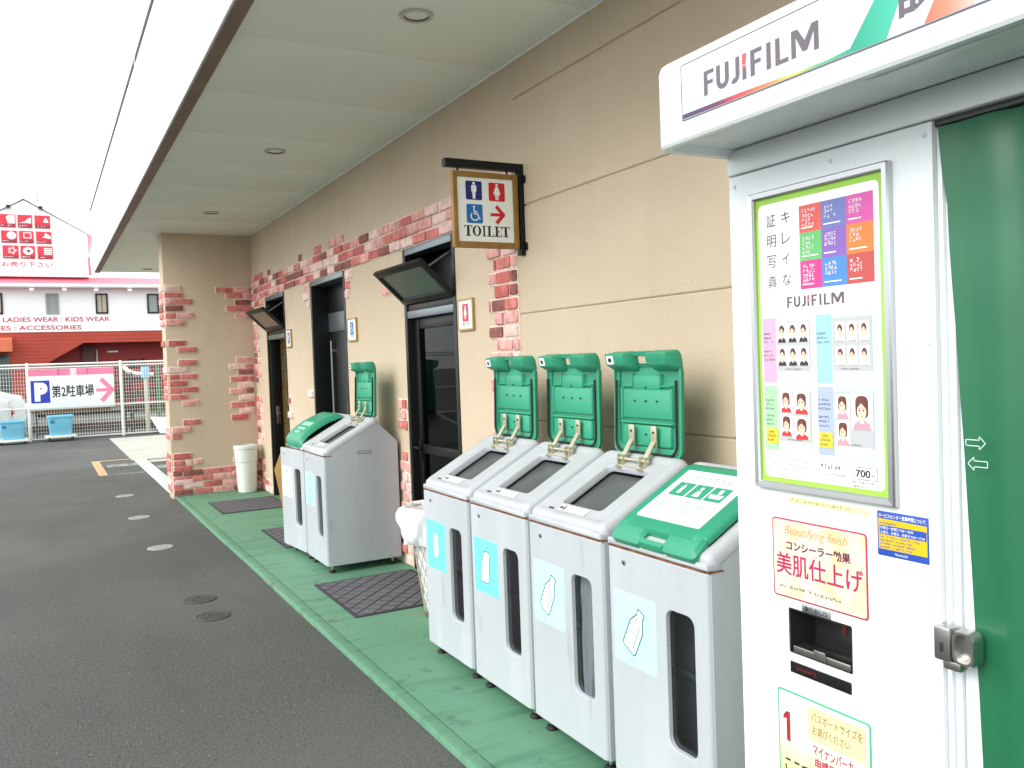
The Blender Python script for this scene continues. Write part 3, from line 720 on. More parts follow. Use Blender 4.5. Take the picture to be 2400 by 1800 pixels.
def slope_frame(x0, y0, z0):
    """frame on the sloping top: u to the right seen from the front, v up the slope from the front lip"""
    return Fr((x0+.03, y0, z0+.857), (0, -1, 0), (.365, 0, .197))
def make_bin(loc, label, sticker, picture, open_lid, ajar=0, bag=False, used=True, rearlabel=False):
    x0, y0, z0 = loc; hw = .252
    B = thing('recycling_bin', loc, label, 'recycling bin', 'recycling bins along the wall')
    body = STAINED if used else BIN
    S = lambda y: near_face(y)
    prof = [(.012, .055), (.555, .055), (.555, .895), (.41, 1.036), (.40, 1.040), (.38, 1.036), (.03, .847), (.012, .82)]
    m = MB()
    for s in (-1, 1):
        ya = y0+s*hw; yb = y0+s*(hw-.012)
        m.prism(S(max(ya, yb)), [(x0+a, z0+b) for a, b in prof], -.0, -.012+.0, body, .004) if False else m.prism(S(min(ya, yb)), [(x0+a, z0+b) for a, b in prof], -.012, 0, body, .0035)
    yi = hw-.0125
    m.box(x0+.545, x0+.5545, y0-yi, y0+yi, z0+.056, z0+.893, body); m.box(x0+.02, x0+.545, y0-yi, y0+yi, z0+.056, z0+.07, body)
    fr = Fr((x0+.552, y0, z0+.894), (0, -1, 0), (-.155, 0, .151)); m.slab(fr, -yi, 0, yi, .215, -.008, .0, body, .002, .002)
    bd = m.build('body', B, 40)
    # front door with a window
    if ajar:
        hy = y0-hw; c, s_ = math.cos(ajar), math.sin(ajar)
        fd = Fr((x0, hy, z0), (s_, -c, 0), (0, 0, 1)); shift = -2*hw
        ou = lambda u: u+shift+hw
    else:
        fd = Fr((x0, y0, z0), (0, -1, 0), (0, 0, 1)); ou = lambda u: u
    m = MB(); w0, w1, wz0, wz1 = ou(.052), ou(.188), .245, .682
    a, b = ou(-hw+.001), ou(hw-.001); rv = .018
    m.loft(fd, [(a, .056, b, .826, .004, -.022), (a, .056, b, .826, .006, -rv), (a+rv*.1, .057, b-rv*.1, .826, .006, -rv*.56), (a+rv*.3, .058, b-rv*.3, .825, .006, -rv*.25), (a+rv*.62, .0595, b-rv*.62, .8245, .006, -rv*.06), (a+rv, .061, b-rv, .824, .006, 0), (a+rv+.004, .064, b-rv-.004, .821, .006, 0), (w0-.004, wz0-.004, w1+.004, wz1+.004, .036, 0),
                (w0, wz0, w1, wz1, .034, 0), (w0+.002, wz0+.002, w1-.002, wz1-.002, .033, -.002), (w0+.002, wz0+.002, w1-.002, wz1-.002, .033, -.016)], body, 5, False, False)
    dr = m.build('door', B, 40)
    m = MB(); m.loft(fd, [(w0-.006, wz0-.006, w1+.006, wz1+.006, .036, -.0175), (w0-.006, wz0-.006, w1+.006, wz1+.006, .036, -.016)], WINDOW, 5); m.build('window', dr)
    m = MB(); m.loft(fd, [(ou(-.155)-.009, .774, ou(-.155)+.009, .792, .009, -.004), (ou(-.155)-.009, .774, ou(-.155)+.009, .792, .009, .003), (ou(-.155)-.005, .778, ou(-.155)+.005, .788, .005, .004)], STEEL, 5); m.rect(fd, ou(-.155)-.0015, .776, ou(-.155)+.0015, .786, .0046, BLACK); m.build('lock', dr)
    m = MB(); mm = {'c': CYAN, 'p': CYANP, 'y': mat('yellowed_sticker', (222, 234, 214), .5, var=.05, vs=20)}[sticker]
    sa, sb = ou(-hw+.036), ou(-hw+.036+.222); m.loft(fd, [(sa, .447, sb, .685, .004, .0002), (sa, .447, sb, .685, .004, .0012)], mm, 2); st = m.build('sticker', dr)
    m = MB(); cu, cv = (sa+sb)/2, .566; rot = R(-28); c, s_ = math.cos(rot), math.sin(rot)
    def T_(pts): return [(cu+p*c-q*s_, cv+p*s_+q*c) for p, q in pts]
    def outline(pts, t, d):
        for i in range(len(pts)): m.line(fd, pts[i], pts[(i+1) % len(pts)], t, d, CYANK)
    if picture == 'bottle':
        o = [(-.036, -.07), (-.028, -.078), (.028, -.078), (.036, -.07), (.036, .02), (.016, .058), (.016, .064), (.018, .066), (.018, .08), (-.018, .08), (-.018, .066), (-.016, .064), (-.016, .058), (-.036, .02)]
        m.poly(fd, T_(o), .0018, CYANL); outline(T_(o), .0045, .0024)
        for q in (-.055, -.035, -.012, .006): outline(T_([(-.036, q), (.012, q)]), .0022, .0024)
        outline(T_([(.016, -.06), (.016, .03)]), .0025, .0024); outline(T_([(-.02, .02), (-.006, .052)]), .002, .0024)
    elif picture == 'carton':
        o = [(-.034, -.07), (.034, -.07), (.034, .03), (.022, .068), (-.022, .068), (-.034, .03)]
        o = [(cu+p+.15*q, cv+q) for p, q in o]; m.poly(fd, o, .0018, CYANL); outline(o, .0045, .0024); outline([o[2], o[5]], .002, .0024); outline([(cu+.006, cv-.07), (cu+.006, cv+.03)], .002, .0024)
    elif picture == 'can':
        m.poly(fd, rrect(cu-.03, cv-.062, cu+.03, cv+.062, .03, 5), .0018, CYANL); outline(rrect(cu-.03, cv-.062, cu+.03, cv+.062, .03, 5), .0028, .0024)
    else:
        m.ring(fd, cu-.05, cv-.02, cu+.05, cv+.09, .05, .006, .0018, CYANK); m.dashes(fd, cu-.07, cv-.05, cu+.07, 3, .022, .012, .0018, INK, 3)
    m.build('picture', st, smooth=0)
    # cover: rounded lip at the front, sloping top with a hole, crest and rear
    fs = slope_frame(x0, y0, z0)
    m = MB(); Ls = .43; r = .026; h0, h1 = -.135, .135
    m.loft(fs, [(-hw-.0015, -.022, hw+.0015, Ls, .03, -.014), (-hw-.0015, -.022, hw+.0015, Ls, .03, -.004), (-hw+r*.1, -.02, hw-r*.1, Ls-.002, .03, .010), (-hw+r*.35, -.014, hw-r*.35, Ls-.006, .03, .019), (-hw+r*.8, -.004, hw-r*.8, Ls-.014, .028, .024), (-hw+r*1.5, .012, hw-r*1.5, Ls-.03, .025, .024), (-hw+r*2.1, .03, hw-r*2.1, Ls-.045, .02, .016), (-hw+r*2.25, .034, hw-r*2.25, Ls-.05, .02, .0157), (h0-.004, .068, h1+.004, .339, .024, .0156),
                (h0, .072, h1, .335, .022, .0155), (h0+.003, .075, h1-.003, .332, .02, .012), (h0+.003, .075, h1-.003, .332, .02, -.012)], BINTOP, 6, True, False)
    m.bm.faces.ensure_lookup_table()
    for f in [f for f in m.bm.faces if len(f.verts) > 8]: m.bm.faces.remove(f)
    # front apron of the cover down to the rim line
    m.loft(Fr((x0, y0, z0), (0, -1, 0), (0, 0, 1)), [(-hw-.0012, .8315, hw+.0012, .852, .004, -.05), (-hw-.0012, .8315, hw+.0012, .852, .004, -.014), (-hw+.004, .8325, hw-.004, .853, .004, -.003), (-hw+.014, .834, hw-.014, .852, .004, .0)], BINTOP, 3)
    cv_ = m.build('top_cover', B, 45)
    m = MB(); m.box(x0-.0005, x0+.02, y0-hw+.012, y0+hw-.012, z0+.8262, z0+.8308, RUST); m.box(x0+.004, x0+.06, y0-hw-.0012, y0-hw+.012, z0+.826, z0+.8312, RUST); m.build('rim_seam', B, smooth=0)
    m = MB(); m.slab(fs, h0+.004, .08, h1-.004, .328, -.03, -.022, FLAP, .015, .002, 3)
    m.ell(fs, 0.03, .083, .035, .018, -.0212, mat('flap_notch', (60, 48, 42), .6), 16, 0, 180); m.build('flap', cv_)
    m = MB(); m.slab(fs, -.16, .026, -.13, .033, .016, .0205, BLACK, .001, .001)
    m.rect(fs, -.105, .028, .08, .06, .0185, PAPER); m.rect(fs, -.098, .036, -.082, .052, .0192, BLACK); m.rect(fs, -.076, .033, -.06, .05, .0192, INK); m.ell(fs, -.07, .054, .008, .005, .0192, BRASS, 8); m.dashes(fs, -.045, .05, .07, 3, .009, .004, .0192, mat('red_fine_print', (190, 90, 90), .5), 11)
    m.build('caution_label', cv_, smooth=0)
    # hinge
    m = MB()
    for s in (-.07, .07):
        m.slab(fs, s-.016, .325, s+.016, .352, .015, .02, BRASS, .002, .001)
        m.box(x0+.322, x0+.345, y0-s-.018, y0-s-.014, z0+1.022, z0+1.075, BRASS, .001); m.box(x0+.322, x0+.345, y0-s+.014, y0-s+.018, z0+1.022, z0+1.075, BRASS, .001)
    m.tube([(x0+.333, y0-.1, z0+1.06), (x0+.333, y0+.1, z0+1.06)], .006, BRASS)
    m.tube([fs.P(-.07, .339, .018), fs.P(.07, .339, .018)], .004, BRASS)
    hg = m.build('hinge', cv_)
    if open_lid:
        tilt = random.uniform(.015, .04)
        O = Vector((x0+.405, y0, z0+1.068)); Vd = Vector((tilt, random.uniform(-.008, .008), 1)); Nd = Vector((1, 0, -tilt))
        ld = lid('lid', B, O, Vd, Nd, False, False)
        m = MB()
        for s in (-.07, .07):
            m.box(x0+.383, x0+.389, y0-s-.017, y0-s+.017, z0+1.105, z0+1.19, BRASS, .001)
            q = [(x0+.335, z0+1.062), (x0+.345, z0+1.078), (x0+.384, z0+1.135), (x0+.384, z0+1.125), (x0+.35, z0+1.068), (x0+.338, z0+1.054)]
            m.prism(near_face(y0-s-.013), q, -.026, 0, BRASS)
            for dz in (1.125, 1.165): m.tube([(x0+.384, y0-s, z0+dz), (x0+.380, y0-s, z0+dz)], .005, BLACK)
        m.build('hinge_arm', ld)
    else:
        n = fs.N; O = fs.P(0, .375, .035); lid('lid', B, O, -fs.V, n, True, picture != 'recycle', .03 if picture == 'recycle' else 0)
    # feet
    for (dx, dy) in ((.05, -.2), (.05, .2), (.5, -.2), (.5, .2)):
        m = MB(); m.tube([(x0+dx, y0+dy, z0+.006), (x0+dx, y0+dy, z0+.06)], .008, STEEL); m.lathe((x0+dx, y0+dy, z0), [(.024, .0005), (.026, .006), (.02, .014), (.008, .02)], RUBBER, 14)
        m.build('foot', B)
    # inside: dark lining and the bag ring across the window
    m = MB(); m.box(x0+.06, x0+.066, y0-.2, y0+.2, z0+.455, z0+.475, ALU, .002); m.box(x0+.066, x0+.5, y0-.2, y0-.194, z0+.455, z0+.475, ALU); m.box(x0+.066, x0+.5, y0+.194, y0+.2, z0+.455, z0+.475, ALU); m.build('bag_ring', B)
    m = MB(); m.box(x0+.11, x0+.12, y0-.235, y0+.235, z0+.08, z0+.78, mat('lining_grey', (104, 108, 110), .6, var=.15, vs=6)); m.build('inner_wall', B)
    if rearlabel:
        m = MB(); f2 = near_face(y0-hw); m.rect(f2, x0+.25, z0+.825, x0+.35, z0+.848, .0008, INK); m.rect(f2, x0+.254, z0+.829, x0+.346, z0+.844, .0014, BIN); m.dashes(f2, x0+.258, z0+.833, x0+.342, 1, .01, .007, .002, INK, 2); m.build('maker_plate', B, smooth=0)
    return B
make_bin((1.655, 3.748, .03), 'grey recycling bin with open lid standing next to the wire waste basket', 'c', 'can', True)
make_bin((1.655, 3.211, .03), 'grey recycling bin with open lid and milk carton picture on its sticker', 'c', 'carton', True)
b3 = make_bin((1.655, 2.682, .03), 'grey recycling bin with open lid and white bag showing in its window', 'p', 'bottle', True)
make_bin((1.655, 2.142, .03), 'grey recycling bin with closed flat green lid next to the photo booth', 'p', 'bottle', False)
make_bin((1.686, 6.108, .03), 'grey recycling bin with open lid, nearer one of the pair by the middle doorway', 'p', 'recycle', True, rearlabel=True)
make_bin((1.686, 6.64, .03), 'grey recycling bin with closed lid and front door ajar, by the middle doorway', 'y', 'recycle', False, ajar=R(5.5))
# white bag inside the third bin
def crumple(i, j): return .006*math.sin(j*.97+i*.9)+.004*math.sin(j*1.9-i*1.3)
m = MB(); m.lathe((1.737, 2.60, .03), [(.04, .075), (.042, .12), (.045, .3), (.048, .45), (.045, .6), (.04, .68)], BAGW, 26, crumple)
m.build('bin_bag', at=(1.80, 2.60, .03), label='white plastic bag hanging behind the window of a recycling bin', category='bag')

# ------------------------------------------------------------------ wire basket, bag, white bin, mats, cardboard
WIREM = mat('rusty_white_wire', (160, 152, 136), .6, .2, var=.2, vs=40)
cx, cy, cz = 1.985, 4.55, .03
t = thing('waste_basket', (cx, cy, cz), 'tapered wire waste basket with rusty rim on the green floor', 'waste basket')
m = MB(); zr = lambda z: .105+.085*(z/.62)
for k in range(22):
    for sgn in (1, -1):
        m.tube([(cx+zr(z)*math.cos(a), cy+zr(z)*math.sin(a), cz+z) for z, a in [(.015+.6*i/12, 2*math.pi*k/22+sgn*i*.14) for i in range(13)]], .0022, WIREM, 4, cap=False)
m.build('wire_mesh', t, 0)
m = MB()
for z, r, mm in ((.012, .106, RUST), (.617, .191, WIREM)): m.tube([(cx+r*math.cos(2*math.pi*k/28), cy+r*math.sin(2*math.pi*k/28), cz+z) for k in range(28)], .006, mm, 6, True)
m.lathe((cx, cy, cz), [(.1, .008), (.1, .012)], RUST, 24); m.build('hoop', t)
m = MB()
key = [(.10, .03), (.12, .2), (.15, .4), (.176, .6), (.188, .632), (.203, .640), (.219, .625), (.228, .595), (.232, .56), (.231, .53), (.226, .50), (.221, .475), (.213, .455), (.204, .438), (.199, .43), (.197, .44), (.198, .50), (.198, .6)]
def wob(i, j):
    a = 2*math.pi*j/120; g = min(1, max(0, (i-2)/4))
    return g*(.011*math.sin(6*a+.6*i)+.008*math.sin(11*a-.5*i+1)+.006*math.sin(17*a+.9*i)+.003*math.sin(29*a))
m.lathe((cx, cy, cz), key, BAGW, 120, wob, cap=False)
m.build('waste_bag', at=(cx, cy, cz), label='crumpled white plastic bag folded over the rim of the wire basket', category='bag')

CANW = layered('dirty_white_plastic', (214, 216, 210), [((186, 184, 174), 5, .5, .75, .7, (1, 1, .5)), ((230, 232, 228), 3, .5, .7, .4, (1, 1, 1))], .45)
t = thing('waste_bin', (2.07, 10.38, .03), 'round dirty white plastic bin in the corner by the brick pillar', 'waste bin')
m = MB(); m.lathe((2.07, 10.38, .03), [(.098, .003), (.104, .01), (.118, .3), (.122, .36), (.128, .365), (.136, .5), (.136, .51), (.128, .51), (.11, .05)], CANW, 36, cap=False); m.lathe((2.07, 10.38, .03), [(.1, .01), (.1, .014)], CANW, 24); m.build('body', t)
m = MB(); m.lathe((2.07, 10.38, .03), [(.137, .512), (.142, .515), (.142, .545), (.134, .556), (.10, .562), (.098, .55)], CANW, 36, cap=False); ld = m.build('lid', t)
m = MB(); m.lathe((2.07, 10.38, .03), [(.098, .552), (.06, .545), (.001, .543)], mat('grey_flap', (140, 142, 140), .5), 28, cap=False); m.build('flap', ld)

MATG = layered('grey_rubber_mat', (98, 97, 101), [((114, 113, 117), 14, .45, .7, .6, (1, 1, 1)), ((80, 79, 83), 40, .5, .75, .5, (1, 1, 1))], .8, .3, 300)
MATD = mat('dark_mat_groove', (52, 50, 56), .9)
def doormat(x0, x1, y0, y1, label):
    t = thing('doormat', ((x0+x1)/2, (y0+y1)/2, .03), label, 'doormat', 'grey rubber doormats outside the doorways')
    f = up_face(.03); m = MB(); m.slab(f, x0, y0, x1, y1, .0, .008, MATD, .01, .004); m.build('backing', t)
    m = MB(); a = R(45); p = .088; q = .060; cxm, cym = (x0+x1)/2, (y0+y1)/2
    # rhombic pads cut by two families of grooves, clipped to the mat edge
    d1 = Vector((math.cos(a), math.sin(a))); d2 = Vector((math.cos(-a), math.sin(-a))); s = .088
    def clip(poly, inside, inter):
        out = []
        for i in range(len(poly)):
            A, B = poly[i-1], poly[i]
            if inside(B):
                if not inside(A): out.append(inter(A, B))
                out.append(B)
            elif inside(A): out.append(inter(A, B))
        return out
    ex0, ex1, ey0, ey1 = x0+.02, x1-.02, y0+.02, y1-.02
    for i in range(-14, 15):
        for j in range(-14, 15):
            c = Vector((cxm, cym))+d1*s*i+d2*s*j
            P = [tuple(c+d1*s*e*.42+d2*s*g_*.42) for e, g_ in ((-1, -1), (1, -1), (1, 1), (-1, 1))]
            for ax, lim, sg in ((0, ex0, 1), (0, ex1, -1), (1, ey0, 1), (1, ey1, -1)):
                if not P: break
                P = clip(P, lambda v: (v[ax]-lim)*sg >= 0, lambda A, B: tuple(A[k]+(B[k]-A[k])*(lim-A[ax])/(B[ax]-A[ax]) for k in (0, 1)))
            if len(P) > 2:
                ar = abs(sum(P[k-1][0]*P[k][1]-P[k][0]*P[k-1][1] for k in range(len(P))))/2
                if ar > 2e-4: m.prism(f, P, .006, .0094, MATG)
    m.build('tread', t, smooth=0)
doormat(1.525, 2.22, 4.76, 5.64, 'grey diamond-pattern doormat between the two groups of recycling bins')
doormat(1.66, 2.24, 6.92, 7.84, 'grey doormat mostly hidden behind the pair of recycling bins')
doormat(1.53, 2.22, 8.96, 9.82, 'grey doormat nearest the round white bin and brick pillar')
CARD = mat('tan_cardboard', (206, 160, 92), .8, var=.08, vs=20)
m = MB(); m.prism(near_face(7.0), [(1.615, .665), (1.67, .80), (2.05, .74), (2.02, .034), (1.72, .034)], -.006, 0, CARD, .002)
m.build('cardboard_sheet', at=(1.8, 7.0, .03), label='tan cardboard sheet poking out beside the far recycling bin', category='cardboard')
RB = layered('rust_stain_dust', (120, 84, 50), [((60, 46, 36), 30, .4, .6, .8, (1, 1, 1))], .9)
# ------------------------------------------------------------------ photo booth
BX, BL_ = 1.40, 1.487
PB = thing('photo_booth', (BX, .7, .03), 'white photo booth with illuminated-style header, sample poster and green curtain', 'photo booth')
RV = mat('booth_recess_white', (226, 232, 232), .45)
fb = road_face(BX)
m = MB()
# front panel with print slot opening, left cheek, back, roof, floor
sl = (-1.338, .842, -1.176, .936)
def panel(u0, v0, u1, v1): m.box(BX, BX+.03, -u1, -u0, v0, v1, BOOTH)
panel(-BL_, .08, sl[0], 1.892); panel(sl[2], .08, -.977, 1.892); panel(sl[0], .08, sl[2], sl[1]); panel(sl[0], sl[3], sl[2], 1.892)
m.slab(fb, -BL_-.002, 1.895, .1, 1.9515, -.03, .004, BOOTH, .003, .004)
m.box(BX+.0305, 2.19, BL_-.03, BL_, .08, 2.06, BOOTH); m.box(2.19, 2.22, -.1, BL_, .08, 2.06, BOOTH); m.box(BX+.03, 2.19, -.1, BL_-.03, 2.03, 2.06, BOOTH)
m.box(BX+.03, 2.19, -.1, BL_-.031, .08, .11, BOOTH_G); m.box(BX+.0305, 2.19, -.13, -.1, .08, 2.06, BOOTH); m.box(BX+.02, 2.18, -.1, BL_-.02, .034, .08, DARK)
m.box(BX+.35, BX+.36, 1.0, BL_-.031, .11, 2.03, BOOTH_G)
m.slab(fb, -.02, .08, .1, 1.892, -.03, 0, BOOTH, .003, .004)
m.build('body', PB)
m = MB()                                                  # door post and frame right of the panel
for (a, b, d) in ((-.9765, -.966, -.010), (-.9655, -.950, -.016), (-.9495, -.875, -.022)): m.slab(fb, a, .08, b, 1.8815, -.05, d, BOOTH_G if d == -.016 else BOOTH, .002, .003)
m.slab(fb, -.9765, 1.8825, -.0205, 1.8915, -.05, -.006, mat('curtain_top_shade', (70, 76, 74), .4, .4), .002, .002)  # thin dark strip standing in for the shadow line above the curtain
m.build('door_post', PB)
m = MB()
for (y, z) in ((1.47, 1.87), (1.47, 1.5), (1.47, 1.1), (1.47, .7), (.992, 1.87), (.992, 1.5), (.992, .8), (1.2, 1.87)): m.loft(fb, [(-y-.005, z-.005, -y+.005, z+.005, .005, 0), (-y-.0045, z-.0045, -y+.0045, z+.0045, .0045, .0015), (-y-.002, z-.002, -y+.002, z+.002, .002, .0022)], BOOTH_G, 3)
m.build('screw', PB)
m = MB(); m.ring(fb, -1.386, .566, -1.13, .962, .006, .0016, .0006, RV); m.build('service_hatch', PB, 0)
# header
m = MB()
HX, HB, HT, HL = 1.19, 1.937, 2.118, 1.497
hf = road_face(HX)
zf = Fr((0, 0, 0), (1, 0, 0), (0, 1, 0))
out = []
rad = .045
top = [(BX+.2, HL), (HX+rad, HL)]+[(HX+rad-rad*math.sin(R(a)), HL-rad+rad*math.cos(R(a))) for a in range(10, 91, 10)]+[(HX, -.14), (BX+.2, -.14)]
# shell as stacked outlines: rim lip at the bottom, main face, eased top
def outl(off):
    r2 = max(rad-off, .008)
    return [(BX+.2, HL-off), (HX+off+r2, HL-off)]+[(HX+off+r2-r2*math.sin(R(a)), HL-off-r2+r2*math.cos(R(a))) for a in range(10, 91, 10)]+[(HX+off, -.14+off), (BX+.2, -.14+off)]
levels = [(.030, HB+.016), (.022, HB+.001), (.004, HB), (.0, HB+.006), (.0, HT-.02), (.005, HT-.008), (.014, HT-.002), (.03, HT)]
k = m.mi(BOOTH); rings = [[m.bm.verts.new((x, y, z)) for x, y in outl(o)] for o, z in levels]
for A, B_ in zip(rings, rings[1:]):
    for i in range(len(A)): m.bm.faces.new((A[i], A[(i+1) % len(A)], B_[(i+1) % len(A)], B_[i])).material_index = k
m.bm.faces.new(rings[-1]).material_index = k; m.bm.faces.new(rings[0][::-1]).material_index = k
hd = m.build('header', PB, 30)
m = MB(); m.slab(Fr((0, 0, HB+.016), (1, 0, 0), (0, -1, 0)), 1.245, -1.40, 1.375, .1, -.004, .004, RV, .004, .002)
m.slab(Fr((0, 0, HB+.016), (1, 0, 0), (0, -1, 0)), 1.232, -.98, 1.36, -.2, .004, .012, mat('lamp_diffuser', (226, 232, 232), .3), .004, .003)
m.build('lamp_recess', hd)
SGN = mat('header_sign_acrylic', (196, 202, 212), .15, var=.02, vs=3)
m = MB(); m.slab(hf, -1.394, 1.979, .1, 2.09, -.004, .0012, SGN, .004, .0008); m.ring(hf, -1.396, 1.977, .1, 2.092, .004, .0022, .0014, INK); sg = m.build('sign_panel', hd)
SW = ramp_along('swoosh_print', 1, 1.394-.7, .86-.7, [(0, (52, 40, 84)), (.2, (96, 40, 84)), (.32, (206, 60, 70)), (.46, (236, 130, 70)), (.56, (206, 196, 80)), (.66, (90, 176, 110)), (.8, (26, 150, 120)), (1, (60, 186, 160))], .2)
m = MB(); D = .0017
pts = [(1.392, 1.981, 1.990), (1.30, 1.9805, 1.9895), (1.217, 1.9805, 1.9885), (1.098, 1.9805, 1.985), (1.02, 1.9805, 1.984), (.973, 1.9805, 1.988)]
for (a, b, c), (a2, b2, c2) in zip(pts, pts[1:]): m.poly(hf, [(-a, b), (-a2, b2), (-a2, c2), (-a, c)], D, SW)
m.poly(hf, [(-.973, 1.9805), (-.905, 1.9805), (-.852, 2.089), (-.893, 2.089), (-.973, 1.988)], D, SW)
ORG = ramp_along('red_swoosh_print', 1, .86-.7, .74-.7, [(0, (226, 80, 60)), (.5, (240, 130, 104)), (1, (246, 196, 184))], .2)
m.poly(hf, [(-.838, 1.9805), (-.762, 1.9805), (-.70, 2.089), (-.776, 2.089)], D, ORG)
m.build('swoosh', sg, 0)
LOGO = mat('logo_grey', (98, 90, 96), .4); LRED = mat('logo_red', (222, 80, 80), .4)
def logo(m, fr, u0, v0, u1, v1, d, mm, mr):
    """FU J i F I L M in even bold strokes"""
    w_ = u1-u0; h = v1-v0; X = lambda a, b, c, e, q=None: m.rect(fr, u0+a*w_, v0+b*h, u0+c*w_, v0+e*h, d, q or mm)
    s = .036
    def F(a): X(a, 0, a+s, 1); X(a+s, .84, a+.10, 1); X(a+s, .43, a+.09, .58)
    F(0)
    def hook(a, b, left):
        n = 10; ro = (b-a)/2; cx = (a+b)/2; rz = ro*w_/h*1.0
        for k in range(n):
            t0, t1 = 180+180*k/n, 180+180*(k+1)/n
            if not left and k < 3: continue
            P = lambda t, q: (u0+(cx+(ro-q)*math.cos(R(t)))*w_, v0+(rz+(rz-q*w_/h*.95)*math.sin(R(t)))*h)
            m.poly(fr, [P(t0, 0), P(t1, 0), P(t1, s), P(t0, s)], d, mm)
        X(b-s, rz, b, 1)
        if left: X(a, rz, a+s, 1)
    hook(.125, .245, True); hook(.245, .345, False)
    X(.372, 0, .406, .44); m.poly(fr, [(u0+.366*w_, v0+.62*h), (u0+.402*w_, v0+.58*h), (u0+.413*w_, v0+1.0*h), (u0+.374*w_, v0+1.02*h)], d, mr); m.poly(fr, [(u0+.372*w_, v0+.44*h), (u0+.406*w_, v0+.44*h), (u0+.398*w_, v0+.56*h), (u0+.372*w_, v0+.58*h)], d, mr)
    F(.445)
    X(.585, 0, .621, 1); X(.66, 0, .696, 1); X(.696, 0, .765, .16)
    X(.79, 0, .825, 1); X(.965, 0, 1, 1)
    m.poly(fr, [(u0+.825*w_, v0+1*h), (u0+.825*w_, v0+.72*h), (u0+.877*w_, v0+.12*h), (u0+.895*w_, v0+.12*h), (u0+.895*w_, v0+.5*h), (u0+.84*w_, v0+1*h)], d, mm)
    m.poly(fr, [(u0+.965*w_, v0+1*h), (u0+.965*w_, v0+.72*h), (u0+.913*w_, v0+.12*h), (u0+.895*w_, v0+.12*h), (u0+.895*w_, v0+.5*h), (u0+.95*w_, v0+1*h)], d, mm)
m = MB(); logo(m, hf, -1.326, 2.010, -1.037, 2.058, D, LOGO, LRED)
m.text(hf, '証', -.885, 2.003, -.80, 2.083, D, LOGO, .02); m.text(hf, '明写真', -.68, 2.003, -.40, 2.083, D, LOGO, .02)
m.build('lettering', sg, 0)
m = MB(); m.slab(hf, -1.392, 1.9575, -1.085, 1.972, .0004, .0012, PAPER, .001, .0003); nt_ = m.build('notice_strip', hd)
m = MB(); m.dashes(hf, -1.385, 1.9615, -1.09, 1, .01, .0065, .0018, mat('faint_print', (180, 186, 190), .5), 4, .8); m.build('lettering', nt_, 0)

# poster in aluminium frame
PY0, PY1, PZ0, PZ1 = 1.0585, 1.417, 1.194, 1.841
pf = road_face(BX)
m = MB(); t = .016
m.loft(pf, [(-PY1, PZ0, -PY0, PZ1, .002, .0002), (-PY1, PZ0, -PY0, PZ1, .002, .012), (-PY1+.003, PZ0+.003, -PY0-.003, PZ1-.003, .002, .016), (-PY1+t-.003, PZ0+t-.003, -PY0-t+.003, PZ1-t+.003, .002, .015), (-PY1+t, PZ0+t, -PY0-t, PZ1-t, .002, .011), (-PY1+t, PZ0+t, -PY0-t, PZ1-t, .002, .006)], ALU, 2, True, False)
po = m.build('poster_frame', PB, 25)
LIME = mat('lime_border', (150, 200, 70), .5, var=.04, vs=10); m = MB()
a, b, c, d = -PY1+t, PZ0+t, -PY0-t, PZ1-t
m.rect(pf, a, b, c, d, .0058, LIME); m.rr(pf, a+.008, b+.010, c-.010, d-.013, .012, .0062, PAPER)
PR = lambda name, rgb: mat('print_'+name, rgb, .5, alb=.72)
sq = [PR('coral', (240, 104, 94)), PR('periwinkle', (124, 134, 206)), PR('orchid', (232, 96, 184)), PR('leaf', (112, 208, 122)), PR('violet', (150, 110, 204)), PR('tangerine', (246, 142, 66)), PR('magenta', (232, 66, 156)), PR('azure', (84, 150, 226)), PR('brickred', (214, 88, 84))]
PALEP = mat('pale_print', (226, 218, 226), .5)
sx = (1.278, 1.221, 1.160, 1.097); sz = (1.793, 1.737, 1.679, 1.621)
for r_ in range(3):
    for q in range(3):
        u0, u1 = -sx[q], -sx[q+1]; v1, v0 = sz[r_], sz[r_+1]; m.rect(pf, u0, v0, u1, v1, .0068, sq[r_*3+q])
        m.dashes(pf, u0+.008, v1-.016, u0+.044, 3 if q else 4, .0095, .0075, .0074, PALEP, r_*3+q+20, .98); m.rect(pf, u0+.006, v0+.008, u0+.036+.012*((r_+q) % 2), v0+.0105, .0074, PAPER)
def box_(y1, y0, z0, z1, col, lightcol, cardy1, cardy0, cardz0):
    m.rect(pf, -y1, z0, -y0, z1, .0066, lightcol); m.rect(pf, -y1, z0, -cardy1-.004, z1, .0070, col)
    m.rect(pf, -cardy1, cardz0-.017, -cardy0, z1-.009, .0071, PAPER); m.rect(pf, -cardy1, cardz0, -cardy0, z1-.009, .0075, CARDG)
CARDG = PR('card_grey', (206, 210, 210))
box_(1.388, 1.247, 1.426, 1.566, PR('pink', (246, 188, 222)), PR('pale_pink', (250, 226, 238)), 1.347, 1.258, 1.45)
box_(1.241, 1.096, 1.426, 1.566, PR('aqua', (176, 230, 240)), PR('pale_aqua', (222, 242, 246)), 1.198, 1.106, 1.45)
box_(1.388, 1.247, 1.279, 1.419, PR('mint', (186, 240, 186)), PR('pale_mint', (224, 248, 222)), 1.347, 1.258, 1.30)
box_(1.241, 1.096, 1.279, 1.419, PR('lavender', (190, 204, 244)), PR('pale_lavender', (218, 226, 250)), 1.198, 1.106, 1.30)
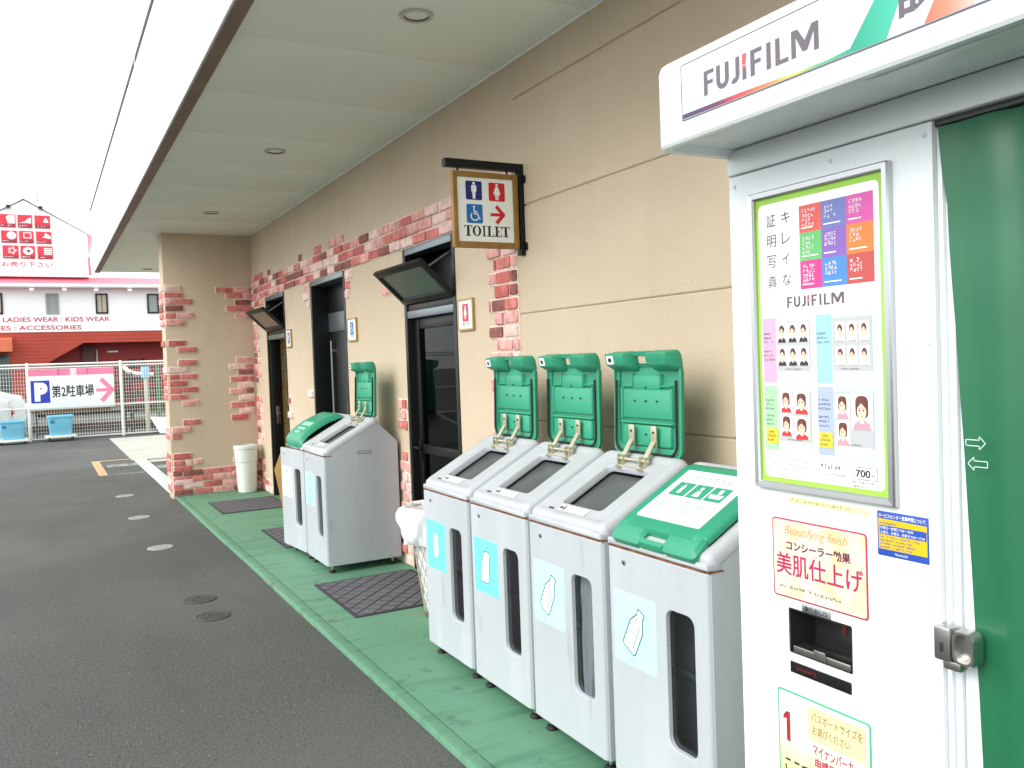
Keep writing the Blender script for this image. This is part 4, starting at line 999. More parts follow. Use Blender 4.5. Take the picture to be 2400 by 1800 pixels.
def portrait(yc, z0, w_, h, shirt, hair, long=False):
    u = -yc; m.rect(pf, u-w_/2, z0, u+w_/2, z0+h, .0079, PAPER)
    m.poly(pf, [(u-w_*.42, z0+.003*0), (u+w_*.42, z0), (u+w_*.36, z0+h*.17), (u+w_*.1, z0+h*.26), (u-w_*.1, z0+h*.26), (u-w_*.36, z0+h*.17)], .0083, shirt)
    m.rect(pf, u-w_*.09, z0+h*.16, u+w_*.09, z0+h*.36, .0086, SKIN)
    if long: m.rr(pf, u-w_*.3, z0+h*.30, u+w_*.3, z0+h*.92, w_*.22, .0085, hair)
    else: m.ell(pf, u, z0+h*.62, w_*.27, h*.27, .0085, hair, 16)
    m.ell(pf, u, z0+h*.5, w_*.215, h*.25, .0089, SKIN, 16)
    m.poly(pf, [(u-w_*.24, z0+h*.56), (u-w_*.02, z0+h*.72), (u+w_*.24, z0+h*.54), (u+w_*.2, z0+h*.8), (u, z0+h*.86), (u-w_*.2, z0+h*.8)], .0092, hair)
    for s in (-1, 1): m.ell(pf, u+s*w_*.095, z0+h*.52, w_*.042, h*.022, .0095, BLACK, 8); m.rect(pf, u+s*w_*.095-w_*.055, z0+h*.565, u+s*w_*.095+w_*.055, z0+h*.58, .0095, hair)
    m.rect(pf, u-w_*.012, z0+h*.435, u+w_*.03, z0+h*.455, .0095, PR('skin_shade', (222, 170, 146)))
    m.rect(pf, u-w_*.05, z0+h*.36, u+w_*.05, z0+h*.375, .0095, LRED)
HB2 = PR('hair_reddish', (124, 70, 62)); REDS = PR('red_shirt', (226, 60, 64)); PINKS = PR('pink_shirt', (246, 170, 190)); BARE = PR('soft_white', (236, 228, 220))
for k in range(3):
    for j, z in enumerate((1.512, 1.4625)): portrait(1.332-k*.0295, z, .028, .042, SUIT, HAIR)
    for j, z in enumerate((1.51, 1.462)): portrait(1.180-k*.0285, z, .023, .038, BARE, HAIR)
for (y, z, w_, h) in ((1.325, 1.363, .034, .046), (1.283, 1.3605, .042, .0475), (1.325, 1.312, .034, .046), (1.283, 1.307, .042, .0475)): portrait(y, z, w_, h, REDS, HB2, True)
portrait(1.178, 1.3565, .034, .048, PINKS, HB2, True); portrait(1.178, 1.304, .034, .048, PINKS, HB2, True); portrait(1.132, 1.336, .05, .072, PINKS, HB2, True)
YEL = PR('yellow_flash', (252, 226, 60))
for y in (1.384, 1.238): m.rect(pf, -y, 1.294, -y+.034, 1.326, .0078, YEL); m.dashes(pf, -y+.003, 1.317, -y+.03, 3, .009, .005, .0084, INK, 8)
pp = m.build('poster', po, 0)
m = MB()
for k, ch in enumerate('キレイな'): m.text(pf, ch, -1.327, 1.765-k*.0437, -1.303, 1.789-k*.0437, .0070, INK, keep=False) if ch != 'イ' else m.text(pf, ch, -1.326, 1.765-k*.0437, -1.307, 1.789-k*.0437, .0070, INK)
for k, ch in enumerate('証明写真'): m.text(pf, ch, -1.369, 1.7615-k*.0437, -1.343, 1.7885-k*.0437, .0070, INK)
logo(m, pf, -1.316, 1.585, -1.169, 1.608, .0070, LOGO, LRED)
for (y, z) in ((1.386, 1.53), (1.386, 1.492), (1.239, 1.525), (1.386, 1.385), (1.386, 1.352), (1.239, 1.39), (1.239, 1.355)): m.dashes(pf, -y, z, -y+.034, 3, .009, .0045, .0076, INK, int(z*1000)+int(y*100))
for y in (1.335, 1.19): m.dashes(pf, -y+.012, 1.4535, -y+.066, 1, .006, .003, .0082, INK, 3); m.dashes(pf, -y+.012, 1.3035, -y+.066, 1, .006, .003, .0082, INK, 3)
m.dashes(pf, -1.385, 1.268, -1.255, 7, .0062, .0034, .0070, INK, 31, .8); m.dashes(pf, -1.24, 1.266, -1.205, 1, .01, .004, .007, INK, 32); m.dashes(pf, -1.238, 1.252, -1.172, 1, .01, .009, .007, INK, 33, .85); m.dashes(pf, -1.22, 1.238, -1.168, 1, .01, .005, .007, INK, 34)
m.ring(pf, -1.158, 1.2375, -1.1, 1.2625, .002, .0012, .007, INK); m.text(pf, '700', -1.151, 1.2425, -1.117, 1.2575, .0070, BLACK, .02); m.text(pf, '円', -1.113, 1.2425, -1.104, 1.251, .0070, INK)
m.dashes(pf, -1.158, 1.23, -1.098, 2, .008, .0042, .007, INK, 35)
m.build('lettering', pp, 0)
# stickers
m = MB(); m.slab(pf, -1.333, 1.1675, -1.126, 1.1805, .0003, .0009, mat('pale_yellow_sticker', (246, 246, 168), .5), .001, .0003); s_ = m.build('notice_strip', PB)
m = MB(); m.dashes(pf, -1.329, 1.171, -1.13, 1, .01, .0065, .0014, INK, 41, .9); m.build('lettering', s_, 0)
CRIM = PR('crimson', (206, 46, 104)); CREAM = layered('cream_flower_print', (216, 214, 190), [((222, 190, 116), 14, .52, .7, .8, (1, 1, 1)), ((214, 168, 146), 11, .58, .72, .6, (1, 1, 1)), ((190, 212, 186), 9, .6, .75, .6, (1, 1, 1))], .45)
m = MB(); m.slab(pf, -1.381, .958, -1.133, 1.131, .0007, .0013, CRIM, .008, .0003, 4); m.rr(pf, -1.3775, .9615, -1.1365, 1.1275, .006, .0017, CREAM); s_ = m.build('sticker', PB)
m = MB(); D = .0022
ORT = PR('orange_script', (230, 150, 100))
m.text(pf, 'Beautifying finish', -1.345, 1.092, -1.18, 1.117, D, ORT, -.012, .35)
m.text(pf, 'コンシーラー効果', -1.341, 1.063, -1.172, 1.085, D, PR('plum', (120, 40, 84)), .03)
m.text(pf, '美肌仕上げ', -1.371, 1.008, -1.143, 1.057, D, CRIM, .014)
m.dashes(pf, -1.365, .979, -1.15, 1, .01, .007, D, INK, 51, .9)
m.build('lettering', s_, 0)
BLU = PR('royal_blue', (44, 88, 196)); YL2 = PR('signal_yellow', (246, 208, 20))
m = MB(); m.slab(pf, -1.1085, 1.096, -.999, 1.1815, .0003, .0010, BLU, .002, .0003); m.rect(pf, -1.1055, 1.109, -1.002, 1.164, .0014, YL2); m.poly(pf, [(-1.1055, 1.1635), (-1.05, 1.159), (-1.002, 1.1635), (-1.002, 1.1655), (-1.1055, 1.1675)], .0017, YL2); m.rect(pf, -1.103, 1.1375, -1.003, 1.155, .0018, BLU); s_ = m.build('sticker', PB)
m = MB(); D = .0023
m.text(pf, 'サービスセンター営業時間について', -1.104, 1.1695, -1.004, 1.1775, D, PAPER, .01); m.text(pf, '月曜日～金曜日 9:00～18:00', -1.101, 1.1475, -1.03, 1.1535, D, PAPER); m.text(pf, '土曜日、日曜日、祝祭日 9:00～17:00', -1.101, 1.139, -1.006, 1.145, D, PAPER)
m.dashes(pf, -1.103, 1.157, -1.06, 1, .01, .004, D, BLU, 61); m.dashes(pf, -1.103, 1.131, -1.012, 4, .0065, .0038, D, BLU, 62, .85); m.dashes(pf, -1.07, 1.1005, -1.035, 1, .01, .004, D, PAPER, 63)
m.build('lettering', s_, 0)
# print slot
m = MB(); m.box(BX+.031, BX+.09, 1.16, 1.35, .83, .95, mat('slot_lining', (40, 40, 42), .35)) if False else None
SLOT = mat('slot_lining', (40, 40, 42), .3)
m.box(BX+.075, BX+.085, 1.17, 1.345, .83, .95, SLOT); m.box(BX+.03, BX+.075, 1.338, 1.345, .83, .95, SLOT); m.box(BX+.03, BX+.075, 1.17, 1.176, .83, .95, SLOT); m.box(BX+.03, BX+.075, 1.176, 1.338, .936, .95, SLOT); m.box(BX+.03, BX+.075, 1.176, 1.338, .83, .842, SLOT)
m.ring(pf, -1.34, .84, -1.174, .938, .004, .0025, .0012, SLOT)
for q in ((1.3365, 1.3376, .8425, .9355), (1.1763, 1.1775, .8425, .9355), (1.1777, 1.3363, .9343, .9356), (1.1777, 1.3363, .8424, .8432)): m.box(BX-.0005, BX+.074, *q, SLOT)
s_ = m.build('print_slot', PB)
m = MB(); m.box(BX-.003, BX+.03, 1.178, 1.328, .843, .858, STEEL, .003); m.box(BX-.008, BX-.003, 1.238, 1.268, .846, .866, STEEL, .002); m.build('tray', s_)
m = MB(); f2 = road_face(BX+.074); m.poly(f2, [(-1.262, .928), (-1.25, .928), (-1.25, .885), (-1.262, .885)], .0005, mat('dull_red_mark', (92, 24, 22), .5)); m.build('arrow_mark', s_, 0)
m = MB(); m.slab(pf, -1.300, .9385, -1.226, .955, .0018+.0005, .0036, ALU, .001, .0003); lb = m.build('slot_label', PB)
m = MB(); m.text(pf, '取り出し口', -1.292, .9415, -1.234, .952, .0042, BLACK, .01); m.build('lettering', lb, 0)
m = MB(); m.slab(pf, -1.338, .797, -1.178, .8215, .0008, .0022, mat('display_black', (24, 22, 24), .15), .001, .0005); dp = m.build('display', PB)
m = MB(); m.dashes(pf, -1.322, .806, -1.25, 1, .01, .008, .0028, mat('unlit_red_led', (120, 30, 28), .5), 71, .9); m.build('lettering', dp, 0)
# lower sticker (animal mascot left out)
GRB = PR('sticker_green', (70, 196, 140)); LG = ramp_along('sticker_fade', 2, .56-.03, .72-.03, [(0, (212, 222, 130)), (.6, (216, 226, 206)), (1, (222, 230, 226))], .4)
m = MB(); m.slab(pf, -1.378, .52, -1.134, .7525, .0007, .0013, GRB, .008, .0003, 4); m.rr(pf, -1.374, .524, -1.138, .7485, .006, .0017, LG)
m.ring(pf, -1.292, .667, -1.146, .737, .003, .0012, .0022, PR('sand', (222, 206, 140))); m.rr(pf, -1.2905, .6685, -1.1475, .7355, .002, .0021, PR('straw', (252, 244, 186))); s_ = m.build('sticker', PB)
m = MB(); D = .0026
BRN = PR('brown_print', (176, 120, 72))
m.text(pf, 'パスポートサイズを', -1.283, .7075, -1.153, .728, D, BRN); m.text(pf, 'お選びください', -1.281, .680, -1.185, .699, D, BRN)
m.text(pf, 'マイナンバーカード', -1.281, .637, -1.147, .66, D, CRIM, .012); m.text(pf, '申請用顔写真', -1.276, .607, -1.165, .632, D, CRIM, .02); m.text(pf, 'ここで撮影', -1.36, .57, -1.24, .606, D, BLACK, .02)
m.poly(pf, [(-1.353, .64), (-1.343, .64), (-1.343, .705), (-1.353, .705), (-1.362, .694), (-1.362, .686), (-1.353, .69)], D, PR('dark_red', (186, 44, 60)))
m.build('lettering', s_, 0)
# steel latch on the post
m = MB()
m.box(BX-.03, BX+.004, .942, .974, .938, .999, STEEL, .005); m.box(BX-.02, BX+.002, .93, .962, .922, .938, STEEL, .003)
for z in range(5): pass
m.slab(road_face(BX-.03), -.961, .955, -.955, .972, 0, .0012, BLACK, .001, .0003)
lk = m.build('latch', PB)
m = MB(); n = 10
cup = [(-.942+.040*math.sin(R(a)), .968, .0) for a in range(0, 91, 9)]
yb = Fr((BX-.03, .942, .968), (0, -1, 0), (0, 0, 1))
m.loft(yb, [(.0005, -.030, .042, .030, .012, -.03), (.0005, -.030, .044, .031, .014, -.006), (.003, -.028, .042, .029, .013, -.001), (.008, -.024, .038, .025, .012, -.001), (.010, -.022, .036, .023, .01, -.016)], STEEL, 5)
m.build('pull_cup', lk)
# curtain
CURT = mat('green_curtain_vinyl', (31, 102, 68), .35, var=.06, vs=3)
def curtain_edge(z): return .972-.062*max(0, min(1, (1.88-z)/1.15))**.75
m = MB(); k = m.mi(CURT); nu, nz = 150, 24; g = []
for j in range(nz+1):
    z = 1.881-(1.881-.2)*j/nz; ye = curtain_edge(z); row = []
    for i in range(nu+1):
        s = i/nu; y = ye-s*(ye-.03)
        amp = .008+.006*min(1, j/8)
        x = BX+.001+.008*(1-min(1, s*6))+.018*min(1, s*4)+(.45+.55*min(1, s*7))*amp*(math.sin(s*58+.6*math.sin(z*2))+.5*math.sin(s*23+1.1*z))*(.25+.75*min(1, s*5))+.004*math.sin(z*30+s*9)*(1 if z > 1.72 else .15)
        row.append((x, y, z))
    g.append(row)
F_ = [[m.bm.verts.new(p) for p in r_] for r_ in g]; Bk = [[m.bm.verts.new((p[0]+.002, p[1], p[2])) for p in r_] for r_ in g]
for L_ in (F_, Bk):
    for j in range(nz):
        for i in range(nu): m.bm.faces.new((L_[j][i], L_[j][i+1], L_[j+1][i+1], L_[j+1][i])).material_index = k
for j in range(nz):
    for i in (0, nu): m.bm.faces.new((F_[j][i], Bk[j][i], Bk[j+1][i], F_[j+1][i])).material_index = k
for i in range(nu):
    for j in (0, nz): m.bm.faces.new((F_[j][i], Bk[j][i], Bk[j][i+1], F_[j][i+1])).material_index = k
cu = m.build('curtain', PB, 60)
m = MB(); fc = road_face(BX-.004); PALEA = mat('pale_arrow_print', (190, 214, 206), .5)
def arrow(u0, u1, v, sgn):
    hgt = .0085; ub = u1-.011 if sgn > 0 else u0+.011; a, b = (u0, u1) if sgn > 0 else (u1, u0)
    P = [(a, v-hgt*.6), (ub, v-hgt*.6), (ub, v-hgt*1.35), (b, v), (ub, v+hgt*1.35), (ub, v+hgt*.6), (a, v+hgt*.6)]
    for i in range(len(P)): m.line(fc, P[i], P[(i+1) % len(P)], .0016, 0, PALEA)
m.build('x', None) if False else None
ARROWS = [(-.922, -.887, 1.326, 1), (-.919, -.884, 1.290, -1)]
for q in ARROWS: arrow(*q)
m.build('arrow_mark', cu, 0)
# ------------------------------------------------------------------ fence, sign, tubs
FW = mat('white_fence_paint', (226, 228, 222), .5, var=.05, vs=10); FY = 22.2
T = thing('wire_fence', (1.6, FY, 0), 'white wire mesh fence with round posts across the parking lot', 'fence')
px = [-8.0, -6.07, -4.14, -2.21, -.29, 1.632, 3.56, 5.49, 7.4, 9.3]
for i, x in enumerate(px):
    m = MB(); m.tube([(x, FY, 0), (x, FY, 1.76), (x, FY, 1.775)], [.034, .034, .012], FW, 12); m.build('post', T)
m = MB()
for z in (1.735, 1.665, .745): m.tube([(px[0], FY-.004, z), (px[-1], FY-.004, z)], .017, FW, 8)
m.box(px[0], px[-1], FY-.02, FY+.02, .03, .06, FW); m.build('rail', T)
for a, b in zip(px, px[1:]):
    m = MB(); x = a+.05
    while x < b-.03: m.box(x-.0035, x+.0035, FY+.02, FY+.027, .05, 1.74, FW); x += .056
    z = .1
    while z < 1.72: m.box(a+.03, b-.03, FY+.027, FY+.034, z-.003, z+.003, FW); z += .085
    m.build('mesh_panel', T, 0)
T = thing('parking_sign', (.6, FY-.05, .73), 'parking sign with blue P and pink arrow tied to the wire fence', 'sign')
fr = near_face(FY-.045); m = MB(); m.slab(fr, -.276, .735, 1.475, 1.63, -.02, 0, mat('sign_board_white', (236, 240, 240), .4, var=.02, vs=3), .004, .004); m.box(-.28, 1.478, FY-.05, FY-.02, .70, .734, mat('sign_tray', (190, 196, 190), .5)); bd = m.build('board', T)
PINKB = mat('faded_pink_print', (232, 128, 160), .5, var=.06, vs=4); m = MB(); D = .001
m.rect(fr, -.272, 1.468, .57, 1.626, D, PINKB); m.rect(fr, .70, 1.468, 1.471, 1.626, D, PINKB); m.rect(fr, .57, 1.468, .70, 1.626, D, mat('faded_pink_pale', (246, 206, 218), .5))
m.rect(fr, .3, 1.468, .36, 1.626, D+.0006, mat('faded_rose', (216, 104, 146), .5)); m.rect(fr, .9, 1.468, .95, 1.626, D+.0006, MATS['faded_rose'])
m.text(fr, '×', .61, 1.52, .66, 1.57, D+.0012, PAPER, .03)
m.rect(fr, -.237, .858, .145, 1.37, D, mat('parking_blue', (44, 56, 178), .4)); m.text(fr, 'P', -.165, .9, .1, 1.325, D+.0008, PAPER, .075)
m.text(fr, '第2駐車場', .18, .965, 1.045, 1.25, D, BLACK, .02)
m.line(fr, (1.09, 1.1), (1.40, 1.1), .075, D, PINKB)
for s in (1, -1): m.line(fr, (1.2, 1.1+s*.26), (1.445, 1.1-s*.02), .1, D+.0005*s, PINKB)
m.build('lettering', bd, 0)
TUB = mat('pale_blue_tub', (116, 188, 214), .45, var=.06, vs=6); DOL = mat('dolly_white', (222, 222, 214), .5); CAST = mat('caster_dark', (60, 60, 58), .6)
def tub(cx, cy, w_, z0, z1, label, dlabel, sign=True):
    t = thing('trolley', (cx, cy, 0), dlabel, 'trolley', 'flat trolleys under the blue tubs')
    m = MB(); m.slab(up_face(z0-.045), cx-w_*.62, cy-.24, cx+w_*.60, cy+.24, 0, .042, DOL, .03, .006); m.build('deck', t)
    for dx in (-.44, .44):
        for dy in (-.18, .18):
            m = MB(); X = cx+dx*w_; m.tube([(X-.02, cy+dy, .035), (X+.02, cy+dy, .035)], .034, CAST, 12); m.box(X-.026, X+.026, cy+dy-.012, cy+dy+.012, .04, z0-.045, CAST); m.build('caster', t)
    t = thing('storage_tub', (cx, cy, z0), label, 'tub', 'pale blue tubs by the fence')
    m = MB(); f = up_face(z0); h = z1-z0; a = w_/2
    m.loft(f, [(cx-a*.84, cy-.16, cx+a*.84, cy+.16, .05, .001), (cx-a*.88, cy-.17, cx+a*.88, cy+.17, .05, .02), (cx-a*.96, cy-.2, cx+a*.96, cy+.2, .06, h*.86), (cx-a, cy-.215, cx+a, cy+.215, .06, h*.88), (cx-a*1.02, cy-.22, cx+a*1.02, cy+.22, .06, h*.97), (cx-a*.99, cy-.21, cx+a*.99, cy+.21, .06, h), (cx-a*.92, cy-.19, cx+a*.92, cy+.19, .06, h), (cx-a*.86, cy-.17, cx+a*.86, cy+.17, .05, .03)], TUB, 5)
    m.build('body', t)
    m = MB(); m.slab(near_face(cy-.2), cx-a*.8, z0+h*.62, cx-a*.45, z0+h*.78, -.01, .004, mat('tub_blue_mark', (60, 120, 160), .5), .02, .002); m.build('handle', t)
tub(.315, 21.85, .52, .135, .58, 'pale blue plastic tub under the parking sign', 'white trolley carrying the tub under the parking sign')
tub(-.62, 21.75, .50, .11, .52, 'pale blue plastic tub at the left edge of the photo', 'white trolley carrying the leftmost tub')
m = MB(); m.prism(Fr((0, 22.05, 0), (1, 0, 0), (0, .25, .97)), [(2.42, .0), (3.0, .0), (2.9, .36), (2.22, .42)], -.02, 0, PAPER, .002); m.build('white_board', at=(2.6, 22.0, 0), label='white board leaning against the wire fence near the brick pillar', category='board')

# ------------------------------------------------------------------ timber and odds and ends behind the fence
TIM = [mat('timber_brown', (92, 58, 32), .85, var=.3, vs=5), mat('timber_tan', (136, 96, 50), .85, var=.25, vs=5), mat('timber_grey', (84, 72, 56), .85, var=.25, vs=5), mat('timber_dark', (38, 27, 18), .85, var=.3, vs=5)]
RK = mat('rack_steel', (64, 66, 62), .6, .4)
for (x0, x1, y) in ((-.15, 1.75, 23.1), (1.9, 3.9, 23.0), (4.0, 6.0, 23.1)):
    t = thing('storage_rack', ((x0+x1)/2, y, 0), {-.15: 'steel timber rack behind the parking sign', 1.9: 'steel timber rack behind the fence next to the brick pillar', 4.0: 'steel timber rack hidden behind the brick pillar'}[x0], 'rack', 'timber racks behind the fence')
    for x in (x0, x1):
        for yy in (y-.3, y+.3):
            m = MB(); m.box(x-.02, x+.02, yy-.02, yy+.02, 0, 1.5, RK); m.build('post', t, 0)
    for z in (.12, .5, .88, 1.26): m = MB(); m.box(x0-.019, x1+.019, y-.319, y+.319, z-.015, z+.015, RK); m.build('shelf', t, 0)
    rnd = random.Random(int(x0*10)+50)
    for z in (.12, .5, .88, 1.26):
        zz = z+.0155; rows = 3 if z < 1.2 else 1
        for q in range(rows):
            th = rnd.uniform(.05, .09)
            yy = y-.29
            while yy < y+.2:
                wd = rnd.uniform(.1, .2); a = x0+.05+rnd.uniform(-.3, .25); b = x1-.05+rnd.uniform(-.5, .3)
                if rnd.random() < .88:
                    m = MB(); m.box(a, b, yy, yy+wd-.01, zz+.0005, zz+th-.003, rnd.choices(TIM, (30, 24, 20, 26))[0], .003)
                    m.build('timber_plank', at=(a, yy, zz), label='weathered timber plank stacked on the racks behind the wire fence', category='plank', group='timber planks on the racks')
                yy += wd
                if q and rnd.random() < .3: break
            zz += th
m = MB(); m.tube([(2.49, 22.62, 0), (2.49, 22.62, 1.62)], .045, mat('green_pole', (52, 132, 84), .5), 10); m.build('pole', at=(2.49, 22.62, 0), label='green pole standing behind the fence next to the brick pillar', category='pole')
m = MB(); m.tube([(2.22, 22.62, 0), (2.22, 22.62, 1.33)], .05, mat('pale_post', (206, 204, 184), .6), 10); m.build('pole', at=(2.22, 22.62, 0), label='cream post standing behind the fence left of the green pole', category='pole')
m = MB(); m.slab(up_face(1.3305), 2.13, 22.52, 2.3, 22.72, 0, .28, mat('sky_blue_box', (150, 190, 220), .5), .02, .01); m.build('box', at=(2.22, 22.62, 1.33), label='light blue box on top of the cream post', category='box')
m = MB(); m.tube([(1.74, 22.86, 1.64), (1.84, 22.86, 1.52), (1.98, 22.86, 1.45), (2.42, 22.86, 1.40)], .055, PAPER, 10); m.build('drain_pipe', at=(2.1, 22.86, 1.3), label='bent white plastic pipe lying on top of the timber rack', category='pipe')

# ------------------------------------------------------------------ two white cars behind the fence
CARW = mat('white_car_paint', (226, 230, 232), .2, var=.01); CGL = mat('car_glass', (38, 44, 48), .08); TYRE = mat('tyre', (28, 28, 28), .8); TAIL = mat('tail_lamp_red', (190, 20, 26), .25)
def car(x1, y, label, flip, hatch):
    """x1 = end towards +X; body 4.2 m long"""
    L = 4.2; wd = 1.68
    t = thing('parked_car', (x1-L/2, y, 0), label, 'car', 'white cars behind the fence')
    if hatch: prof = [(0, .3), (.02, .75), (.12, .95), (.7, 1.02), (1.25, 1.42), (1.9, 1.5), (3.3, 1.46), (3.95, 1.08), (4.16, .95), (4.2, .4), (4.1, .25), (.12, .22)]
    else: prof = [(0, .3), (.02, .7), (.15, .85), (.95, .92), (1.7, 1.38), (2.6, 1.42), (3.35, 1.05), (3.9, 1.02), (4.15, .9), (4.2, .4), (4.1, .25), (.12, .22)]
    P = [(x1-(L-a), b) if flip else (x1-a, b) for a, b in prof]
    m = MB(); m.prism(near_face(y-wd/2), P, -wd, 0, CARW, .07); m.build('body', t, 50)
    zt = 1.36 if hatch else 1.3
    q = [(.85, 1.02), (1.3, zt), (2.0, zt+.04), (2.0, 1.02)] if hatch else [(1.15, .95), (1.74, zt), (2.15, zt+.02), (2.15, .97)]
    q2 = [(2.08, 1.02), (2.08, zt+.04), (3.25, zt+.02), (3.75, 1.04)] if hatch else [(2.23, .97), (2.23, zt+.02), (2.58, zt+.01), (3.15, 1.0)]
    for w_ in (q, q2):
        for s in (-1, 1):
            m = MB(); m.prism(near_face(y+s*(wd/2-.004)-(.008 if s < 0 else 0)+.004), [(x1-(L-a), b) if flip else (x1-a, b) for a, b in w_], -.008 if s < 0 else -.0, .0 if s < 0 else .008, CGL); m.build('window', t, 0)
    for a in (.8, 3.35):
        for s in (-1, 1):
            X = x1-(L-a) if flip else x1-a
            m = MB(); m.tube([(X, y+s*.64, .31), (X, y+s*.66, .31), (X, y+s*.845, .31), (X, y+s*.855, .31)], [.25, .31, .31, .27], TYRE, 24); wh = m.build('wheel', t)
            m = MB(); m.tube([(X, y+s*.852, .31), (X, y+s*.862, .31)], [.19, .17], ALU, 20); m.build('rim', wh)
    for s in (-.62, .62):
        X = x1-L if not flip else x1-L
        X = x1-.03
        m = MB(); m.slab(Fr((X, y+s, .62), (0, 1, 0), (0, 0, 1)), -.14, -.09, .14, .09, -.05, .045, TAIL if hatch is False else PAPER, .03, .02, 4); m.build('tail_lamp' if hatch is False else 'headlight', t)
    for s in (-.62, .62):
        m = MB(); m.slab(Fr((x1-L+.03, y+s, .62), (0, -1, 0), (0, 0, 1)), -.14, -.09, .14, .09, -.05, .045, PAPER if hatch is False else TAIL, .03, .02, 4); m.build('headlight' if hatch is False else 'tail_lamp', t)
car(-.66, 24.3, 'white car with red tail lamp close behind the fence at the left edge', True, False)
car(-.42, 27.4, 'white car farther back behind the fence, its windshield showing at the left edge', False, True)
car_red = None

# ------------------------------------------------------------------ shop across the lot
SY = 44.0; KS = 44/34
fx = lambda x: x*KS
fz = lambda z: 1.5+(z-1.5)*KS
SHOP = thing('clothes_shop', (0, SY, 0), 'white and red clothes shop with gable, pink roof band and item pictures', 'building')
SWALL = mat('shop_white_wall', (248, 248, 248), .7, var=.02, vs=.5); PINK = mat('pink_roof_band', (246, 122, 140), .6, var=.05, vs=.6); REDW = mat('red_siding', (172, 66, 50), .7, var=.08, vs=.8); REDD = mat('red_door_paint', (150, 40, 36), .6, var=.1, vs=2)
fr = near_face(SY)
m = MB(); m.box(fx(-9), fx(10), SY, SY+9, fz(2.985), fz(4.58), SWALL, .01)
m.build('wall', SHOP)
m = MB(); z = 0
zt = fz(2.98)
def red_boards(u0, u1, v0, v1):
    v = v0
    while v < v1-.01: m.slab(fr, u0, v, u1, min(v+.16, v1)-.006, -.1, .02, REDW, .001, .006, 1); v += .16
red_boards(fx(-9), fx(.26), 0, zt); red_boards(fx(.26), fx(10), fz(2.58), zt)
k = 14
for i in range(k):
    a = .26+(1.375-.26)*i/k; b = .26+(1.375-.26)*(i+1)/k; za = 1.94+(2.6-1.94)*i/k
    m.slab(fr, fx(a)+.001, fz(za+.02), fx(b), fz(2.58), -.1, .0195, REDW, .001, .006, 1)
m.box(fx(-9), fx(.25), SY+.1, SY+.3, 0, zt-.01, REDW)
m.build('siding', SHOP, 0)
m = MB(); m.box(fx(.2), fx(10), SY+1.4, SY+1.5, 0, zt-.01, REDD); m.box(fx(.2), fx(10), SY+.3, SY+1.4, fz(2.7), fz(2.75), REDD); m.build('recess', SHOP, 0)
m = MB(); m.box(fx(1.32), fx(1.8), SY+1.2, SY+1.39, 0, fz(2.5), mat('dark_red_door', (84, 38, 34), .5), .02); d = m.build('door', SHOP)
m = MB(); m.box(fx(1.78), fx(1.83), SY+1.1, SY+1.2, .6, fz(2.35), mat('door_pale_rail', (180, 170, 160), .5)); m.build('handle', d)
m = MB(); m.slab(near_face(SY+1.4), fx(2.16), fz(2.24), fx(2.53), fz(2.3), 0, .05, PAPER, .01, .01); m.build('wall_lamp', SHOP)
m = MB()
for x in (2.9, 3.0, 3.3): m.box(fx(x), fx(x)+.16, SY+1.25, SY+1.39, 1.7, fz(1.98), FRAMEB, .01)
m.build('meter_box', SHOP)
# roof band sloping back, with gutter
m = MB(); m.prism(Fr((fx(-9), SY, 0), (0, 1, 0), (0, 0, 1)), [(-.5, fz(4.585)), (-.5, fz(4.62)), (.9, fz(4.97)), (9.2, fz(4.97)), (9.2, fz(4.585))], 0, fx(19), PINK); m.build('roof', SHOP, 0)
m = MB(); m.tube([(fx(-9), SY-.53, fz(4.56)), (fx(10), SY-.53, fz(4.56))], .09, FASCIA, 10); m.build('gutter', SHOP)
for x in (-1.3, -.174, .823, 1.82, 2.9):
    m = MB(); m.box(fx(x)-.09, fx(x)+.09, SY-.65, SY-.45, fz(4.38), fz(4.46), FASCIA, .02); m.tube([(fx(x), SY-.5, fz(4.46)), (fx(x), SY-.5, fz(4.52))], .025, FRAMEG); m.build('floodlight', SHOP)
# gable dormer
gx = -.28; hw_ = 1.93
def gp(x, z): return (fx(x), fz(z))
m = MB(); m.prism(near_face(SY+.2), [gp(gx-hw_, 4.93), gp(gx+hw_, 4.93), gp(gx+hw_, 6.45), gp(gx, 7.56), gp(gx-hw_, 6.45)], -8, 0, SWALL); gb = m.build('gable', SHOP, 0)
m = MB()
for s in (-1, 1):
    a = gp(gx, 7.60); b = gp(gx+s*(hw_+.25), 6.32); n_ = .22
    m.prism(near_face(SY+.12), [a, b, (b[0], b[1]+n_), (a[0], a[1]+n_)], -8.3, 0, mat('gable_roof_white', (244, 246, 248), .6))
m.build('gable_roof', gb, 0)
m = MB(); m.prism(near_face(SY-.05), [gp(1.64, 4.99), gp(1.72, 4.99), gp(1.69, 5.62), gp(1.63, 5.62)], -.3, 0, PINK); m.build('flashing', gb, 0)
for x in (-.742, .224): m = MB(); m.box(fx(x)-.08, fx(x)+.08, SY-.15, SY+.2, fz(7.26), fz(7.33), FRAMEB, .02); m.build('floodlight', gb)
m = MB(); m.tube([(fx(.16), SY+3, fz(7.3)), (fx(.16), SY+3, fz(8.6))], .02, FRAMEG)
for q in (7.75, 7.95, 8.15): m.tube([(fx(.16)-.5, SY+3, fz(q)), (fx(.16)+.6, SY+3, fz(q))], .012, FRAMEG)
m.build('antenna', SHOP)
